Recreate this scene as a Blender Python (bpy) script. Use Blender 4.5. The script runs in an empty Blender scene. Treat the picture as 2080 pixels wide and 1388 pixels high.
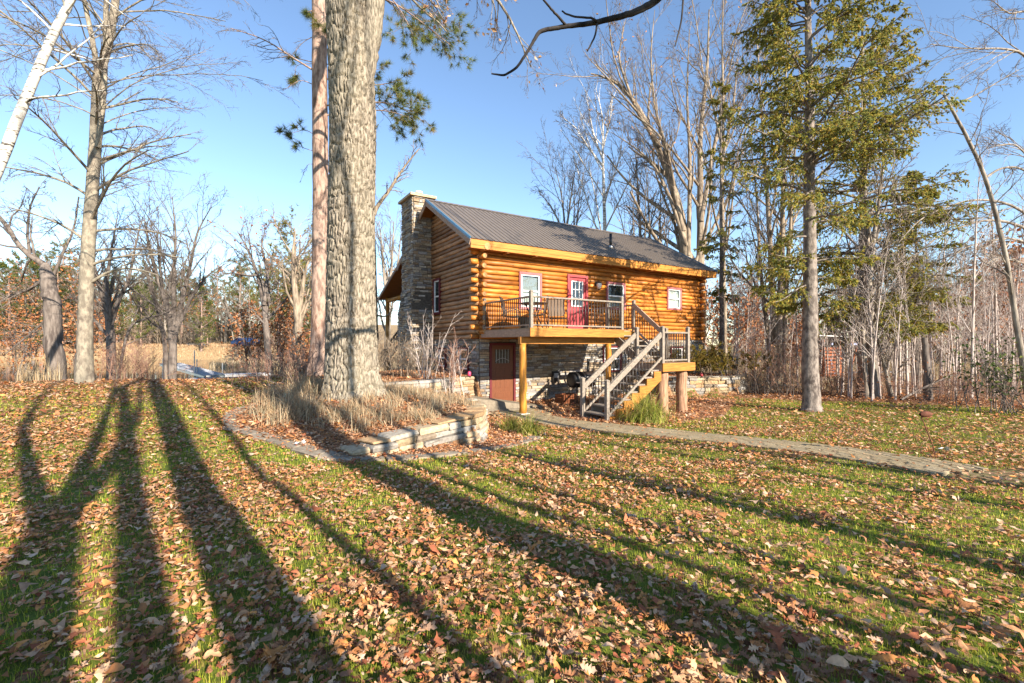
import bpy, math
import numpy as np
from mathutils import Vector, Matrix

S = bpy.context.scene
COL = S.collection
R0 = np.random.default_rng(11)
PI = math.pi

# ------------------------------------------------------------------ camera, sky, sun, exposure
cd = bpy.data.cameras.new('camera')
cam = bpy.data.objects.new('camera', cd)
COL.objects.link(cam)
cam.location = (0, 0, 1.6)
cam.rotation_euler = (PI / 2, 0, 0)
cd.sensor_width = 36.0
cd.lens = 16.0
cd.shift_y = 0.002
cd.clip_start = 0.05
cd.clip_end = 1500
S.camera = cam

SUN_EL, SUN_AZ = math.radians(25.5), math.radians(139.5)
world = bpy.data.worlds.new('World')
S.world = world
world.use_nodes = True
wn = world.node_tree.nodes
sky = wn.new('ShaderNodeTexSky')
sky.sky_type = 'NISHITA'
sky.sun_disc = False
sky.sun_elevation = SUN_EL
sky.sun_rotation = SUN_AZ
sky.air_density = 1.0
sky.dust_density = 0.0
sky.ozone_density = 2.6
bg = wn['Background']
bg.inputs['Strength'].default_value = 0.10
world.node_tree.links.new(sky.outputs[0], bg.inputs[0])

sd = bpy.data.lights.new('sun', 'SUN')
sd.energy = 4.5
sd.angle = math.radians(0.45)
sd.color = (1.0, 0.9, 0.76)
sun = bpy.data.objects.new('sun', sd)
COL.objects.link(sun)
SUNV = Vector((math.sin(SUN_AZ) * math.cos(SUN_EL), math.cos(SUN_AZ) * math.cos(SUN_EL), math.sin(SUN_EL)))
sun.rotation_euler = SUNV.to_track_quat('Z', 'Y').to_euler()
sun.location = (6, -6, 30)

S.view_settings.view_transform = 'Standard'
S.view_settings.look = 'None'
S.view_settings.exposure = 1.5
S.view_settings.gamma = 1.0
S.view_settings.use_curve_mapping = False
S.cycles.max_bounces = 6
S.cycles.transparent_max_bounces = 6

F_PX, HZ, EYE = 924.4, 698.2, 1.6


def W(px, py, d):
    """photo pixel (2080 wide) at depth d -> point in the place"""
    return np.array([(px - 1040) / F_PX * d, d, EYE - (py - HZ) / F_PX * d])


# ------------------------------------------------------------------ object helpers
def link(o, parent=None):
    COL.objects.link(o)
    if parent is not None:
        o.parent = parent
    return o


def tag(o, label=None, cat=None, group=None, kind=None):
    if label: o['label'] = label
    if cat: o['category'] = cat
    if group: o['group'] = group
    if kind: o['kind'] = kind
    return o


def thing(name, loc, label, cat, group=None, rz=0.0):
    o = bpy.data.objects.new(name, None)
    o.empty_display_size = 0.3
    o.location = loc
    o.rotation_euler = (0, 0, rz)
    link(o)
    return tag(o, label, cat, group)


def inst(name, me, parent=None, loc=(0, 0, 0), rot=(0, 0, 0), scl=(1, 1, 1)):
    o = bpy.data.objects.new(name, me)
    o.location = loc
    o.rotation_euler = rot
    o.scale = scl if hasattr(scl, '__len__') else (scl,) * 3
    return link(o, parent)


KIDS = {}


def copy_tree(root, loc, rz=0.0, scl=1.0, label=None, group=None):
    c = root.copy()
    COL.objects.link(c)
    c.location = loc
    c.rotation_euler = (0, 0, rz)
    c.scale = (scl,) * 3 if not hasattr(scl, '__len__') else scl
    if label: c['label'] = label
    if group: c['group'] = group
    if root.name not in KIDS:
        KIDS[root.name] = list(root.children)
    for ch in KIDS[root.name]:
        k = ch.copy()
        COL.objects.link(k)
        k.parent = c
    return c


def make_mesh(name, V, quads=None, tris=None, mats=(), smooth=False, col=None, qmi=None, tmi=None):
    V = np.asarray(V, np.float32).reshape(-1, 3)
    q = np.zeros((0, 4), np.int32) if quads is None or len(quads) == 0 else np.asarray(quads, np.int32)
    t = np.zeros((0, 3), np.int32) if tris is None or len(tris) == 0 else np.asarray(tris, np.int32)
    me = bpy.data.meshes.new(name)
    me.vertices.add(len(V))
    me.vertices.foreach_set('co', V.ravel())
    nl = q.size + t.size
    me.loops.add(nl)
    me.loops.foreach_set('vertex_index', np.concatenate([q.ravel(), t.ravel()]))
    npoly = len(q) + len(t)
    me.polygons.add(npoly)
    ls = np.concatenate([np.arange(len(q)) * 4, q.size + np.arange(len(t)) * 3]).astype(np.int32)
    me.polygons.foreach_set('loop_start', ls)
    mi = np.zeros(npoly, np.int32)
    if qmi is not None: mi[:len(q)] = qmi
    if tmi is not None: mi[len(q):] = tmi
    for m in mats: me.materials.append(m)
    me.polygons.foreach_set('material_index', mi)
    me.polygons.foreach_set('use_smooth', np.full(npoly, bool(smooth)))
    if col is not None:
        ca = me.color_attributes.new('Col', 'FLOAT_COLOR', 'POINT')
        c4 = np.ones((len(V), 4), np.float32)
        c4[:, :3] = col
        ca.data.foreach_set('color', c4.ravel())
    me.update(calc_edges=True)
    return me


class MB:
    def __init__(s):
        s.V, s.Q, s.T, s.C, s.n = [], [], [], [], 0

    def add(s, V, quads=None, tris=None, col=None):
        V = np.asarray(V, float).reshape(-1, 3)
        s.V.append(V)
        if quads is not None and len(quads): s.Q.append(np.asarray(quads, int) + s.n)
        if tris is not None and len(tris): s.T.append(np.asarray(tris, int) + s.n)
        s.C.append(np.broadcast_to(np.asarray(col if col is not None else (1, 1, 1), float), (len(V), 3)))
        s.n += len(V)
        return s

    def box(s, x0, x1, y0, y1, z0, z1, col=None):
        V = [(x, y, z) for z in (z0, z1) for y in (y0, y1) for x in (x0, x1)]
        Q = [(0, 2, 3, 1), (4, 5, 7, 6), (0, 1, 5, 4), (2, 6, 7, 3), (0, 4, 6, 2), (1, 3, 7, 5)]
        return s.add(V, Q, None, col)

    def bar(s, a, b, w, h, up=(0, 0, 1), col=None):
        """box section from a to b: w across, h along 'up'"""
        a, b, up = (np.asarray(v, float) for v in (a, b, up))
        t = (b - a) / np.linalg.norm(b - a)
        side = np.cross(t, up); side /= np.linalg.norm(side)
        u2 = np.cross(side, t)
        V = []
        for p in (a, b):
            for su, ss in ((-1, -1), (-1, 1), (1, 1), (1, -1)):
                V.append(p + u2 * su * h / 2 + side * ss * w / 2)
        Q = [(0, 1, 2, 3), (4, 7, 6, 5), (0, 4, 5, 1), (1, 5, 6, 2), (2, 6, 7, 3), (3, 7, 4, 0)]
        return s.add(V, Q, None, col)

    def tube(s, P, R, n=8, col=None, cap=True):
        P = np.asarray(P, float)[None]
        R = np.broadcast_to(np.asarray(R, float), (P.shape[1],))[None]
        V, Q = tubes(P, R, n)
        T = []
        if cap:
            K = P.shape[1]
            c0, c1 = len(V), len(V) + 1
            V = np.vstack([V, P[0, 0], P[0, -1]])
            for i in range(n):
                j = (i + 1) % n
                T.append((c0, j, i)); T.append((c1, (K - 1) * n + i, (K - 1) * n + j))
        return s.add(V, Q, T, col)

    def arrays(s):
        V = np.vstack(s.V)
        Q = np.vstack(s.Q) if s.Q else None
        T = np.vstack(s.T) if s.T else None
        return V, Q, T, np.vstack(s.C)

    def mesh(s, name, mat, smooth=False):
        V, Q, T, C = s.arrays()
        return make_mesh(name, V, Q, T, [mat] if not isinstance(mat, (list, tuple)) else mat, smooth, C)

    def build(s, name, mat, parent=None, smooth=False, loc=(0, 0, 0), rot=(0, 0, 0)):
        return inst(name, s.mesh(name, mat, smooth), parent, loc, rot)


def tubes(P, R, n):
    """P (B,K,3), R (B,K) -> verts, quads for B round tapering tubes"""
    B, K, _ = P.shape
    T = np.gradient(P, axis=1)
    T /= np.linalg.norm(T, axis=2, keepdims=True) + 1e-9
    ref = np.array([0.36, 0.83, 0.11])
    U = np.cross(T, ref)
    U /= np.linalg.norm(U, axis=2, keepdims=True) + 1e-9
    Wv = np.cross(T, U)
    a = np.arange(n) * 2 * PI / n
    V = P[:, :, None, :] + R[:, :, None, None] * (np.cos(a)[None, None, :, None] * U[:, :, None, :] + np.sin(a)[None, None, :, None] * Wv[:, :, None, :])
    V = V.reshape(-1, 3)
    b = (np.arange(B) * K * n)[:, None, None]
    k = (np.arange(K - 1) * n)[None, :, None]
    i = np.arange(n)[None, None, :]
    j = (i + 1) % n
    Q = np.stack([b + k + i, b + k + j, b + k + n + j, b + k + n + i], -1).reshape(-1, 4)
    return V, Q


def smooth01(a, b, x):
    t = np.clip((x - a) / (b - a), 0, 1)
    return t * t * (3 - 2 * t)


def vnoise(x, y, seed=0):
    """smooth value noise on arrays"""
    xi, yi = np.floor(x).astype(np.int64), np.floor(y).astype(np.int64)
    fx, fy = x - xi, y - yi
    fx, fy = fx * fx * (3 - 2 * fx), fy * fy * (3 - 2 * fy)

    def h(a, b):
        n = (a * 374761393 + b * 668265263 + seed * 1274126177) & 0x7fffffff
        n = (n ^ (n >> 13)) * 1274126177 & 0x7fffffff
        return ((n ^ (n >> 16)) & 0xffff) / 65535.0
    return (h(xi, yi) * (1 - fx) + h(xi + 1, yi) * fx) * (1 - fy) + (h(xi, yi + 1) * (1 - fx) + h(xi + 1, yi + 1) * fx) * fy


def fbm(x, y, seed=0, o=3):
    r, a, t = 0, 0.5, 0
    for k in range(o):
        r = r + a * vnoise(x * 2 ** k, y * 2 ** k, seed + k * 17); t += a; a *= 0.5
    return r / t


# ------------------------------------------------------------------ materials
class NT:
    def __init__(s, name):
        s.m = bpy.data.materials.new(name)
        s.m.use_nodes = True
        s.t = s.m.node_tree
        s.b = s.t.nodes['Principled BSDF']

    def n(s, typ, **kw):
        nd = s.t.nodes.new(typ)
        for k, v in kw.items():
            if k.startswith('i_'):
                key = k[2:]
                nd.inputs[int(key) if key.isdigit() else key.replace('_', ' ')].default_value = v
            else:
                setattr(nd, k, v)
        return nd

    def l(s, a, b):
        s.t.links.new(a, b)

    def coord(s, scale=(1, 1, 1), kind='Object'):
        tc = s.n('ShaderNodeTexCoord')
        mp = s.n('ShaderNodeMapping')
        mp.inputs['Scale'].default_value = scale
        s.l(tc.outputs[kind], mp.inputs['Vector'])
        return mp.outputs[0]

    def noise(s, vec, scale, detail=4, rough=0.55):
        nd = s.n('ShaderNodeTexNoise', i_Scale=scale, i_Detail=detail, i_Roughness=rough)
        if vec is not None: s.l(vec, nd.inputs['Vector'])
        return nd.outputs['Fac']

    def ramp(s, fac, stops):
        r = s.n('ShaderNodeValToRGB')
        e = r.color_ramp.elements
        while len(e) < len(stops): e.new(0.5)
        for el, (p, c) in zip(e, stops):
            el.position = p
            el.color = (*c, 1) if len(c) == 3 else c
        s.l(fac, r.inputs[0])
        return r.outputs[0]

    def mix(s, f, a, b, mode='MIX'):
        m = s.n('ShaderNodeMix', data_type='RGBA', blend_type=mode)
        for sock, v in ((m.inputs[0], f), (m.inputs[6], a), (m.inputs[7], b)):
            if hasattr(v, 'is_linked'): s.l(v, sock)
            elif isinstance(v, (int, float)): sock.default_value = v
            else: sock.default_value = (*v, 1)
        return m.outputs[2]

    def math(s, op, a, b=0.0):
        m = s.n('ShaderNodeMath', operation=op)
        for sock, v in ((m.inputs[0], a), (m.inputs[1], b)):
            if hasattr(v, 'is_linked'): s.l(v, sock)
            else: sock.default_value = v
        return m.outputs[0]

    def bump(s, h, strength=0.3, dist=0.02):
        b = s.n('ShaderNodeBump', i_Strength=strength, i_Distance=dist)
        s.l(h, b.inputs['Height'])
        s.l(b.outputs[0], s.b.inputs['Normal'])

    def base(s, c, rough=0.7, spec=0.3):
        if hasattr(c, 'is_linked'): s.l(c, s.b.inputs['Base Color'])
        else: s.b.inputs['Base Color'].default_value = (*c, 1)
        s.b.inputs['Roughness'].default_value = rough
        s.b.inputs['Specular IOR Level'].default_value = spec
        return s

    def attr(s, name='Col'):
        a = s.n('ShaderNodeAttribute', attribute_name=name)
        return a.outputs['Color']

    def orand(s):
        return s.n('ShaderNodeObjectInfo').outputs['Random']


def plain(name, c, rough=0.6, spec=0.3, var=0.15, scale=8, stretch=(1, 1, 1), metal=0.0, bump=0.0):
    t = NT(name)
    v = t.coord(stretch)
    f = t.noise(v, scale, 5)
    c = np.array(c)
    col = t.ramp(f, [(0.3, tuple(c * (1 - var))), (0.7, tuple(np.minimum(c * (1 + var), 1)))])
    t.base(col, rough, spec)
    t.b.inputs['Metallic'].default_value = metal
    if bump: t.bump(f, bump, 0.01)
    return t.m


def bark(name, lo, hi, scale=(9, 9, 1.6), bstr=0.6, moss=None, rough=0.9):
    t = NT(name)
    v = t.coord(scale)
    f = t.noise(v, 1.0, 6, 0.6)
    g = t.noise(t.coord((1.2, 1.2, 0.7)), 1.0, 3)
    c = t.ramp(f, [(0.40, lo), (0.60, hi)])
    c = t.mix(t.ramp(g, [(0.35, (0, 0, 0)), (0.7, (0.35,) * 3)]), c, moss or tuple(np.array(hi) * 1.2))
    t.base(c, rough, 0.15)
    t.bump(f, bstr, 0.03)
    return t.m


def colored(name, rough=0.85, spec=0.2, nscale=14, nvar=0.35, bump=0.4, trans=0.0):
    """colour from the Col attribute of each piece, with fine grain"""
    t = NT(name)
    a = t.attr()
    f = t.noise(t.coord((1, 1, 1)), nscale, 5)
    c = t.mix(1.0, a, t.ramp(f, [(0.25, (1 - nvar,) * 3), (0.75, (1 + nvar * 0.4,) * 3)]), 'MULTIPLY')
    t.base(c, rough, spec)
    if bump: t.bump(f, bump, 0.02)
    if trans:
        tr = t.n('ShaderNodeBsdfTranslucent')
        t.l(c, tr.inputs[0])
        mx = t.n('ShaderNodeMixShader', i_0=trans)
        t.l(t.b.outputs[0], mx.inputs[1]); t.l(tr.outputs[0], mx.inputs[2])
        t.l(mx.outputs[0], t.t.nodes['Material Output'].inputs[0])
    return t.m


def logmat(name, dark, mid, light, rough=0.42):
    """varnished log: grain along local x, darker knots, each log its own tone"""
    t = NT(name)
    tc = t.n('ShaderNodeTexCoord')
    rnd = t.orand()
    off = t.n('ShaderNodeCombineXYZ')
    t.l(t.math('MULTIPLY', rnd, 37.0), off.inputs[0])
    va = t.n('ShaderNodeVectorMath', operation='ADD')
    t.l(tc.outputs['Object'], va.inputs[0]); t.l(off.outputs[0], va.inputs[1])
    mp = t.n('ShaderNodeMapping'); mp.inputs['Scale'].default_value = (1.1, 14, 22)
    t.l(va.outputs[0], mp.inputs[0])
    g = t.noise(mp.outputs[0], 1.0, 6, 0.6)
    big = t.noise(va.outputs[0], 1.7, 3)
    c = t.ramp(g, [(0.3, mid), (0.65, light)])
    c = t.mix(t.ramp(big, [(0.42, (0, 0, 0)), (0.72, (0.75,) * 3)]), c, dark)
    vo = t.n('ShaderNodeTexVoronoi', i_Scale=3.4)
    mp2 = t.n('ShaderNodeMapping'); mp2.inputs['Scale'].default_value = (0.8, 2.2, 2.2)
    t.l(va.outputs[0], mp2.inputs[0]); t.l(mp2.outputs[0], vo.inputs['Vector'])
    k = t.ramp(vo.outputs['Distance'], [(0.08, (1, 1, 1)), (0.16, (0, 0, 0))])
    c = t.mix(t.math('MULTIPLY', k, 0.8), c, (0.07, 0.025, 0.008))
    c = t.mix(1.0, c, t.ramp(rnd, [(0, (0.52, .47, .45)), (.35, (.85, .85, .85)), (.7, (1.0, 1.0, 1.0)), (1, (1.28, 1.25, 1.25))]), 'MULTIPLY')
    t.base(c, rough, 0.4)
    t.bump(g, 0.35, 0.01)
    return t.m


M = {}
M['log'] = logmat('varnished_log', (0.20, 0.055, 0.009), (0.44, 0.145, 0.018), (0.60, 0.235, 0.038), 0.5)
M['log_shade_tone'] = logmat('shade_toned_log', (0.13, 0.06, 0.028), (0.33, 0.155, 0.062), (0.47, 0.27, 0.14), 0.6)  # duller log colour imitating the shaded light on the gable wall
M['log_end'] = plain('log_end_grain', (0.46, 0.24, 0.10), 0.7, 0.2, 0.35, 30)
M['fascia'] = plain('golden_board', (0.46, 0.185, 0.03), 0.55, 0.3, 0.4, 3, (.6, 12, 18))
M['soffit'] = plain('soffit_board', (0.30, 0.12, 0.03), 0.6, 0.3, 0.25, 4, (1, 10, 10))
M['rake'] = plain('shade_toned_board', (0.36, 0.24, 0.17), 0.7, 0.2, 0.2, 4, (6, 2, 6))  # wood greyed in its colour to look shaded
M['trim_metal'] = plain('sky_tinted_trim', (0.05, 0.16, 0.26), 0.25, 0.6, 0.08, 4)  # blue of the reflected sky put into the metal's colour
M['roof'] = plain('brown_ribbed_metal', (0.145, 0.118, 0.095), 0.4, 0.5, 0.12, 5, (1, 0.4, 1))
M['red'] = plain('red_paint', (0.33, 0.045, 0.05), 0.45, 0.4, 0.18, 6)
M['trim_red'] = plain('faded_red_trim', (0.36, 0.12, 0.12), 0.55, 0.3, 0.18, 8)
M['dark_red'] = plain('dark_red_trim', (0.12, 0.018, 0.022), 0.5, 0.3, 0.15, 8)
M['white'] = plain('white_vinyl', (0.78, 0.77, 0.74), 0.4, 0.4, 0.05, 6)
M['blind'] = plain('cream_blind', (0.62, 0.60, 0.54), 0.8, 0.1, 0.06, 4)
M['dim'] = plain('dim_room', (0.035, 0.037, 0.04), 0.9, 0.1, 0.3, 2)  # dark panel colour standing in for the unlit room behind glass
M['curtain'] = plain('grey_curtain', (0.30, 0.30, 0.29), 0.9, 0.1, 0.35, 9, (9, 1, 0.6))
M['door_wood'] = plain('brown_wood_door', (0.15, 0.05, 0.02), 0.42, 0.4, 0.3, 5, (14, 4, 1.0))
M['grey_wood'] = plain('weathered_grey_wood', (0.245, 0.205, 0.165), 0.8, 0.15, 0.3, 6, (3, 3, 3), bump=0.2)
M['deck_wood'] = plain('deck_board', (0.36, 0.23, 0.13), 0.75, 0.2, 0.25, 5, (1, 10, 6))
M['gold_wood'] = plain('golden_stain', (0.38, 0.155, 0.03), 0.6, 0.25, 0.45, 3, (.8, 9, 14))
M['post_log'] = plain('peeled_yellow_log', (0.43, 0.185, 0.028), 0.5, 0.3, 0.45, 3, (7, 7, .9), bump=0.3)
M['cedar'] = plain('cedar_log', (0.33, 0.19, 0.115), 0.8, 0.2, 0.55, 2.5, (9, 9, 0.8), bump=0.6)
M['black'] = plain('black_metal', (0.016, 0.015, 0.015), 0.42, 0.5, 0.2, 12)
M['bronze'] = plain('dark_bronze', (0.04, 0.028, 0.02), 0.4, 0.5, 0.2, 12)
M['steel'] = plain('grey_metal', (0.45, 0.45, 0.45), 0.35, 0.5, 0.1, 10, metal=0.6)
M['sling'] = plain('tan_sling', (0.34, 0.24, 0.17), 0.85, 0.1, 0.15, 40)
M['brown_sling'] = plain('brown_sling', (0.13, 0.075, 0.045), 0.85, 0.1, 0.15, 40)
M['lampglass'] = plain('frosted_lamp_glass', (0.62, 0.55, 0.50), 0.25, 0.5, 0.06, 8)
M['concrete'] = plain('pale_concrete', (0.50, 0.47, 0.42), 0.85, 0.1, 0.2, 7, bump=0.2)
M['capstone'] = plain('tan_capstone', (0.50, 0.38, 0.23), 0.85, 0.1, 0.2, 7, bump=0.2)
M['stone'] = colored('ledge_stone', 0.88, 0.15, 16, 0.45, 0.6)
M['stone_back'] = plain('dark_mortar', (0.10, 0.085, 0.07), 0.95, 0.05, 0.3, 10)
M['paver'] = colored('paver', 0.9, 0.1, 25, 0.35, 0.4)
M['leaf'] = colored('dry_leaf', 0.8, 0.12, 30, 0.35, 0.3, 0.12)
M['grass'] = colored('grass_blade', 0.6, 0.25, 3, 0.2, 0.0, 0.3)
M['straw'] = colored('dry_grass', 0.8, 0.15, 5, 0.2, 0.0, 0.25)
M['needle'] = colored('needles', 0.65, 0.2, 2, 0.25, 0.0, 0.45)
M['white_paper'] = plain('white_paper', (0.80, 0.80, 0.78), 0.7, 0.2, 0.03, 6)
M['rust'] = plain('rusty_iron', (0.13, 0.05, 0.03), 0.85, 0.2, 0.35, 18)
M['pink'] = plain('pink_plastic', (0.62, 0.06, 0.14), 0.4, 0.4, 0.05, 6)
M['dock'] = plain('grey_dock_board', (0.36, 0.37, 0.40), 0.75, 0.2, 0.2, 3, (1, 6, 1))
M['blue_tarp'] = plain('blue_tarp', (0.025, 0.06, 0.16), 0.5, 0.4, 0.2, 3)
M['play_wood'] = plain('redwood_play', (0.30, 0.10, 0.045), 0.7, 0.2, 0.25, 4)
M['play_blue'] = plain('pale_blue_beam', (0.33, 0.38, 0.60), 0.5, 0.3, 0.08, 4)
M['bark_grey'] = bark('grey_bark', (0.10, 0.08, 0.065), (0.34, 0.29, 0.235), bstr=.9)
M['bark_maple'] = bark('maple_bark', (0.15, 0.12, 0.095), (0.32, 0.27, 0.205), (9, 9, 5), 0.7, (0.30, 0.28, 0.20))
M['bark_dark'] = bark('dark_bark', (0.07, 0.055, 0.048), (0.20, 0.165, 0.14))
M['bark_twig'] = bark('twig_bark', (0.09, 0.07, 0.058), (0.20, 0.16, 0.13), (3, 3, 3), 0.1)
M['bark_tan'] = bark('tan_bark', (0.12, 0.09, 0.065), (0.34, 0.27, 0.195), (6, 6, 1.5), 0.8)
M['bark_sapling'] = bark('sapling_bark', (0.30, 0.24, 0.21), (0.54, 0.46, 0.41), (6, 6, 3), 0.2)
M['bark_spruce'] = bark('spruce_bark', (0.07, 0.055, 0.048), (0.27, 0.225, 0.19), (9, 9, 5), 1.0)
M['bark_pine'] = bark('pine_bark', (0.15, 0.085, 0.06), (0.40, 0.27, 0.205), (10, 10, 3.2), 0.9, (0.40, 0.32, 0.27))
M['bark_oak'] = bark('oak_bark', (0.10, 0.08, 0.06), (0.36, 0.30, 0.23), (22, 22, 6), 1.0, (0.29, 0.265, 0.185))
M['bark_black'] = bark('black_bark', (0.014, 0.012, 0.012), (0.05, 0.043, 0.04))
M['twig_red'] = bark('reddish_twig', (0.20, 0.10, 0.07), (0.36, 0.22, 0.16), (4, 4, 4), 0.1)


def birchmat():
    t = NT('birch_bark')
    f = t.noise(t.coord((3, 3, 14)), 1.0, 5, 0.7)
    g = t.noise(t.coord((1, 1, 1.6)), 1.1, 3)
    c = t.ramp(f, [(0.40, (0.06, 0.05, 0.045)), (0.47, (0.62, 0.57, 0.50)), (0.7, (0.80, 0.77, 0.72))])
    c = t.mix(t.ramp(g, [(0.58, (0, 0, 0)), (0.7, (0.8,) * 3)]), c, (0.22, 0.17, 0.13))
    t.base(c, 0.7, 0.2)
    t.bump(f, 0.3, 0.01)
    return t.m


M['birch'] = birchmat()


def glassmat():
    t = NT('window_glass')
    gl = t.n('ShaderNodeBsdfGlossy', i_Roughness=0.02)
    gl.inputs[0].default_value = (0.9, 0.95, 1, 1)
    tr = t.n('ShaderNodeBsdfTransparent')
    tr.inputs[0].default_value = (0.86, 0.9, 0.9, 1)
    fr = t.n('ShaderNodeFresnel', i_IOR=1.6)
    f2 = t.math('ADD', fr.outputs[0], 0.03)
    geo = t.n('ShaderNodeNewGeometry')
    f2 = t.math('MULTIPLY', f2, t.math('SUBTRACT', 1.0, geo.outputs['Backfacing']))
    mx = t.n('ShaderNodeMixShader')
    t.l(f2, mx.inputs[0]); t.l(tr.outputs[0], mx.inputs[1]); t.l(gl.outputs[0], mx.inputs[2])
    t.l(mx.outputs[0], t.t.nodes['Material Output'].inputs[0])
    return t.m


M['glass'] = glassmat()


def watermat():
    t = NT('pond_water')
    t.base((0.03, 0.028, 0.026), 0.06, 0.22)
    f = t.noise(t.coord((1.2, 0.5, 1)), 1.2, 3)
    t.bump(f, 0.06, 0.05)
    return t.m


M['water'] = watermat()


def groundmat():
    """turf, leaf litter, straw and sand by the weights stored on the terrain"""
    t = NT('ground')
    a = t.n('ShaderNodeAttribute', attribute_name='Col')
    sep = t.n('ShaderNodeSeparateColor')
    t.l(a.outputs['Color'], sep.inputs[0])
    v = t.coord((1, 1, 1))
    n1 = t.noise(v, 0.55, 5)
    n2 = t.noise(v, 7.0, 5)
    n3 = t.noise(v, 40.0, 3)
    vo = t.n('ShaderNodeTexVoronoi', i_Scale=19.0); t.l(v, vo.inputs['Vector'])
    turf = t.ramp(t.mix(.5, n2, n3), [(0.35, (0.05, 0.075, 0.012)), (0.65, (0.15, 0.18, 0.03))])
    sp = t.n('ShaderNodeSeparateColor'); t.l(vo.outputs['Color'], sp.inputs[0])
    lit = t.ramp(sp.outputs[0], [(0.0, (0.13, 0.062, 0.03)), (0.35, (0.26, 0.13, 0.062)), (0.65, (0.36, 0.19, 0.095)), (1.0, (0.46, 0.28, 0.16))])
    lit = t.mix(1.0, lit, t.ramp(n3, [(0.3, (0.6,) * 3), (0.7, (1.1,) * 3)]), 'MULTIPLY')
    cover = t.math('ADD', t.math('MULTIPLY', t.noise(v, 2.0, 4), 0.9), t.math('MULTIPLY', sp.outputs[1], 0.6))
    cover = t.math('ADD', cover, sep.outputs[0])
    cf = t.ramp(cover, [(0.86, (0, 0, 0)), (0.96, (1, 1, 1))])
    c = t.mix(cf, turf, lit)
    straw = t.ramp(n2, [(0.3, (0.26, 0.17, 0.085)), (0.7, (0.48, 0.35, 0.20))])
    c = t.mix(sep.outputs[1], c, straw)
    sand = t.ramp(n2, [(0.3, (0.16, 0.12, 0.075)), (0.7, (0.28, 0.21, 0.14))])
    c = t.mix(sep.outputs[2], c, sand)
    t.base(c, 0.95, 0.1)
    t.bump(n2, 0.5, 0.05)
    return t.m


M['ground'] = groundmat()

# ------------------------------------------------------------------ terrain
def tps(pts):
    A = np.array(pts, float)
    n = len(A)
    d = np.linalg.norm(A[:, None, :2] - A[None, :, :2], axis=2)
    K = np.where(d > 0, d * d * np.log(d + 1e-9), 0) + np.eye(n) * 0.3
    P = np.c_[np.ones(n), A[:, :2]]
    Mx = np.block([[K, P], [P.T, np.zeros((3, 3))]])
    w = np.linalg.solve(Mx, np.r_[A[:, 2], np.zeros(3)])

    def f(x, y):
        out = w[n] + w[n + 1] * x + w[n + 2] * y
        for i in range(n):
            r2 = (x - A[i, 0]) ** 2 + (y - A[i, 1]) ** 2
            out = out + w[i] * 0.5 * r2 * np.log(r2 + 1e-9)
        return out
    return f


R_H = tps([(0, 0, 0), (0, 2.2, 0), (4, 2, 0), (10, 3, 0), (0, 5, -.12), (-2.5, 6.8, -.14), (.3, 8.7, -.33), (-.6, 9, -.38), (0.2, 10.6, -.48),
           (.2, 12.5, -.52), (-.6, 14.5, -.52), (2, 12.3, -.52), (2, 15, -.52), (6, 18, -.52), (5, 14, -.50), (3.9, 10, -.42), (6.3, 6.4, -.16),
           (9.1, 13.8, -.45), (14.4, 15.8, -.36), (12.8, 11.5, -.30), (10, 20, -.55), (16, 24, -.5), (10, 32, -.5), (24, 20, -.4), (30, 40, -.4),
           (0, 30, -.5), (0, 45, -.5), (-8, -8, 0), (8, -8, 0), (-10, 3, 0), (18, 6, -.1), (12, 50, -.4), (60, 60, -.4)])
L_H = tps([(0, 0, 0), (0, 2.2, 0), (0, 5, -.12), (-2.5, 6.8, -.14), (-1.98, 7.4, -.02), (-1.28, 8.5, .08), (-.7, 9.1, .13), (-.75, 10.3, .13),
           (-1.2, 12, .02), (-1.6, 14, -.05), (-3.6, 10.6, .42), (-5.7, 9.1, .1), (-5, 8, .04), (-3.6, 7.4, -.05), (-5.6, 12, .36), (-8, 12, .22),
           (-14.3, 15.2, .27), (-8, 8, .08), (-4, 3, 0), (-8, 3, .02), (-20, 10, .25), (-8, -8, 0), (-4.6, 12.6, .42), (-6, 14, .5), (-6, 18, .4),
           (-12, 18, .2), (-22, 18, .2), (-3, 18, .4), (-2, 24, .3), (-10, 24, .2), (-30, 15, .3), (-40, 40, .2), (-10, 60, .1), (0, 60, -.3)])


def cdist(x, y, poly):
    """signed distance (left positive) to a polyline"""
    best = np.full(np.shape(x), 1e9)
    sg = np.zeros(np.shape(x))
    for (ax, ay), (bx, by) in zip(poly[:-1], poly[1:]):
        dx, dy = bx - ax, by - ay
        t = np.clip(((x - ax) * dx + (y - ay) * dy) / (dx * dx + dy * dy), 0, 1)
        d = np.hypot(x - ax - t * dx, y - ay - t * dy)
        s = dx * (y - ay) - dy * (x - ax)
        u = d < best - 1e-6
        best = np.where(u, d, best)
        sg = np.where(u, np.where(s >= 0, 1.0, -1.0), sg)
    return best * sg


BOUND = [(-2.9, -12), (-2.9, 5), (-2.55, 6.85), (-1.98, 7.45), (-1.28, 8.40), (-.72, 8.95), (-.60, 9.5), (-.70, 10.4), (-1.0, 12.5), (-1.3, 15.2), (1.0, 21), (6, 32), (10, 60)]
RWALL = [(5.9, 20.1), (6.2, 18.4), (7.4, 18.6), (8.6, 18.85), (9.6, 19.1), (10.2, 19.8), (10.6, 22.6)]
UPPER = [(-1.25, 15.3), (-1.75, 14.5), (-2.6, 13.6), (-3.6, 12.9), (-4.8, 12.6)]


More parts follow.
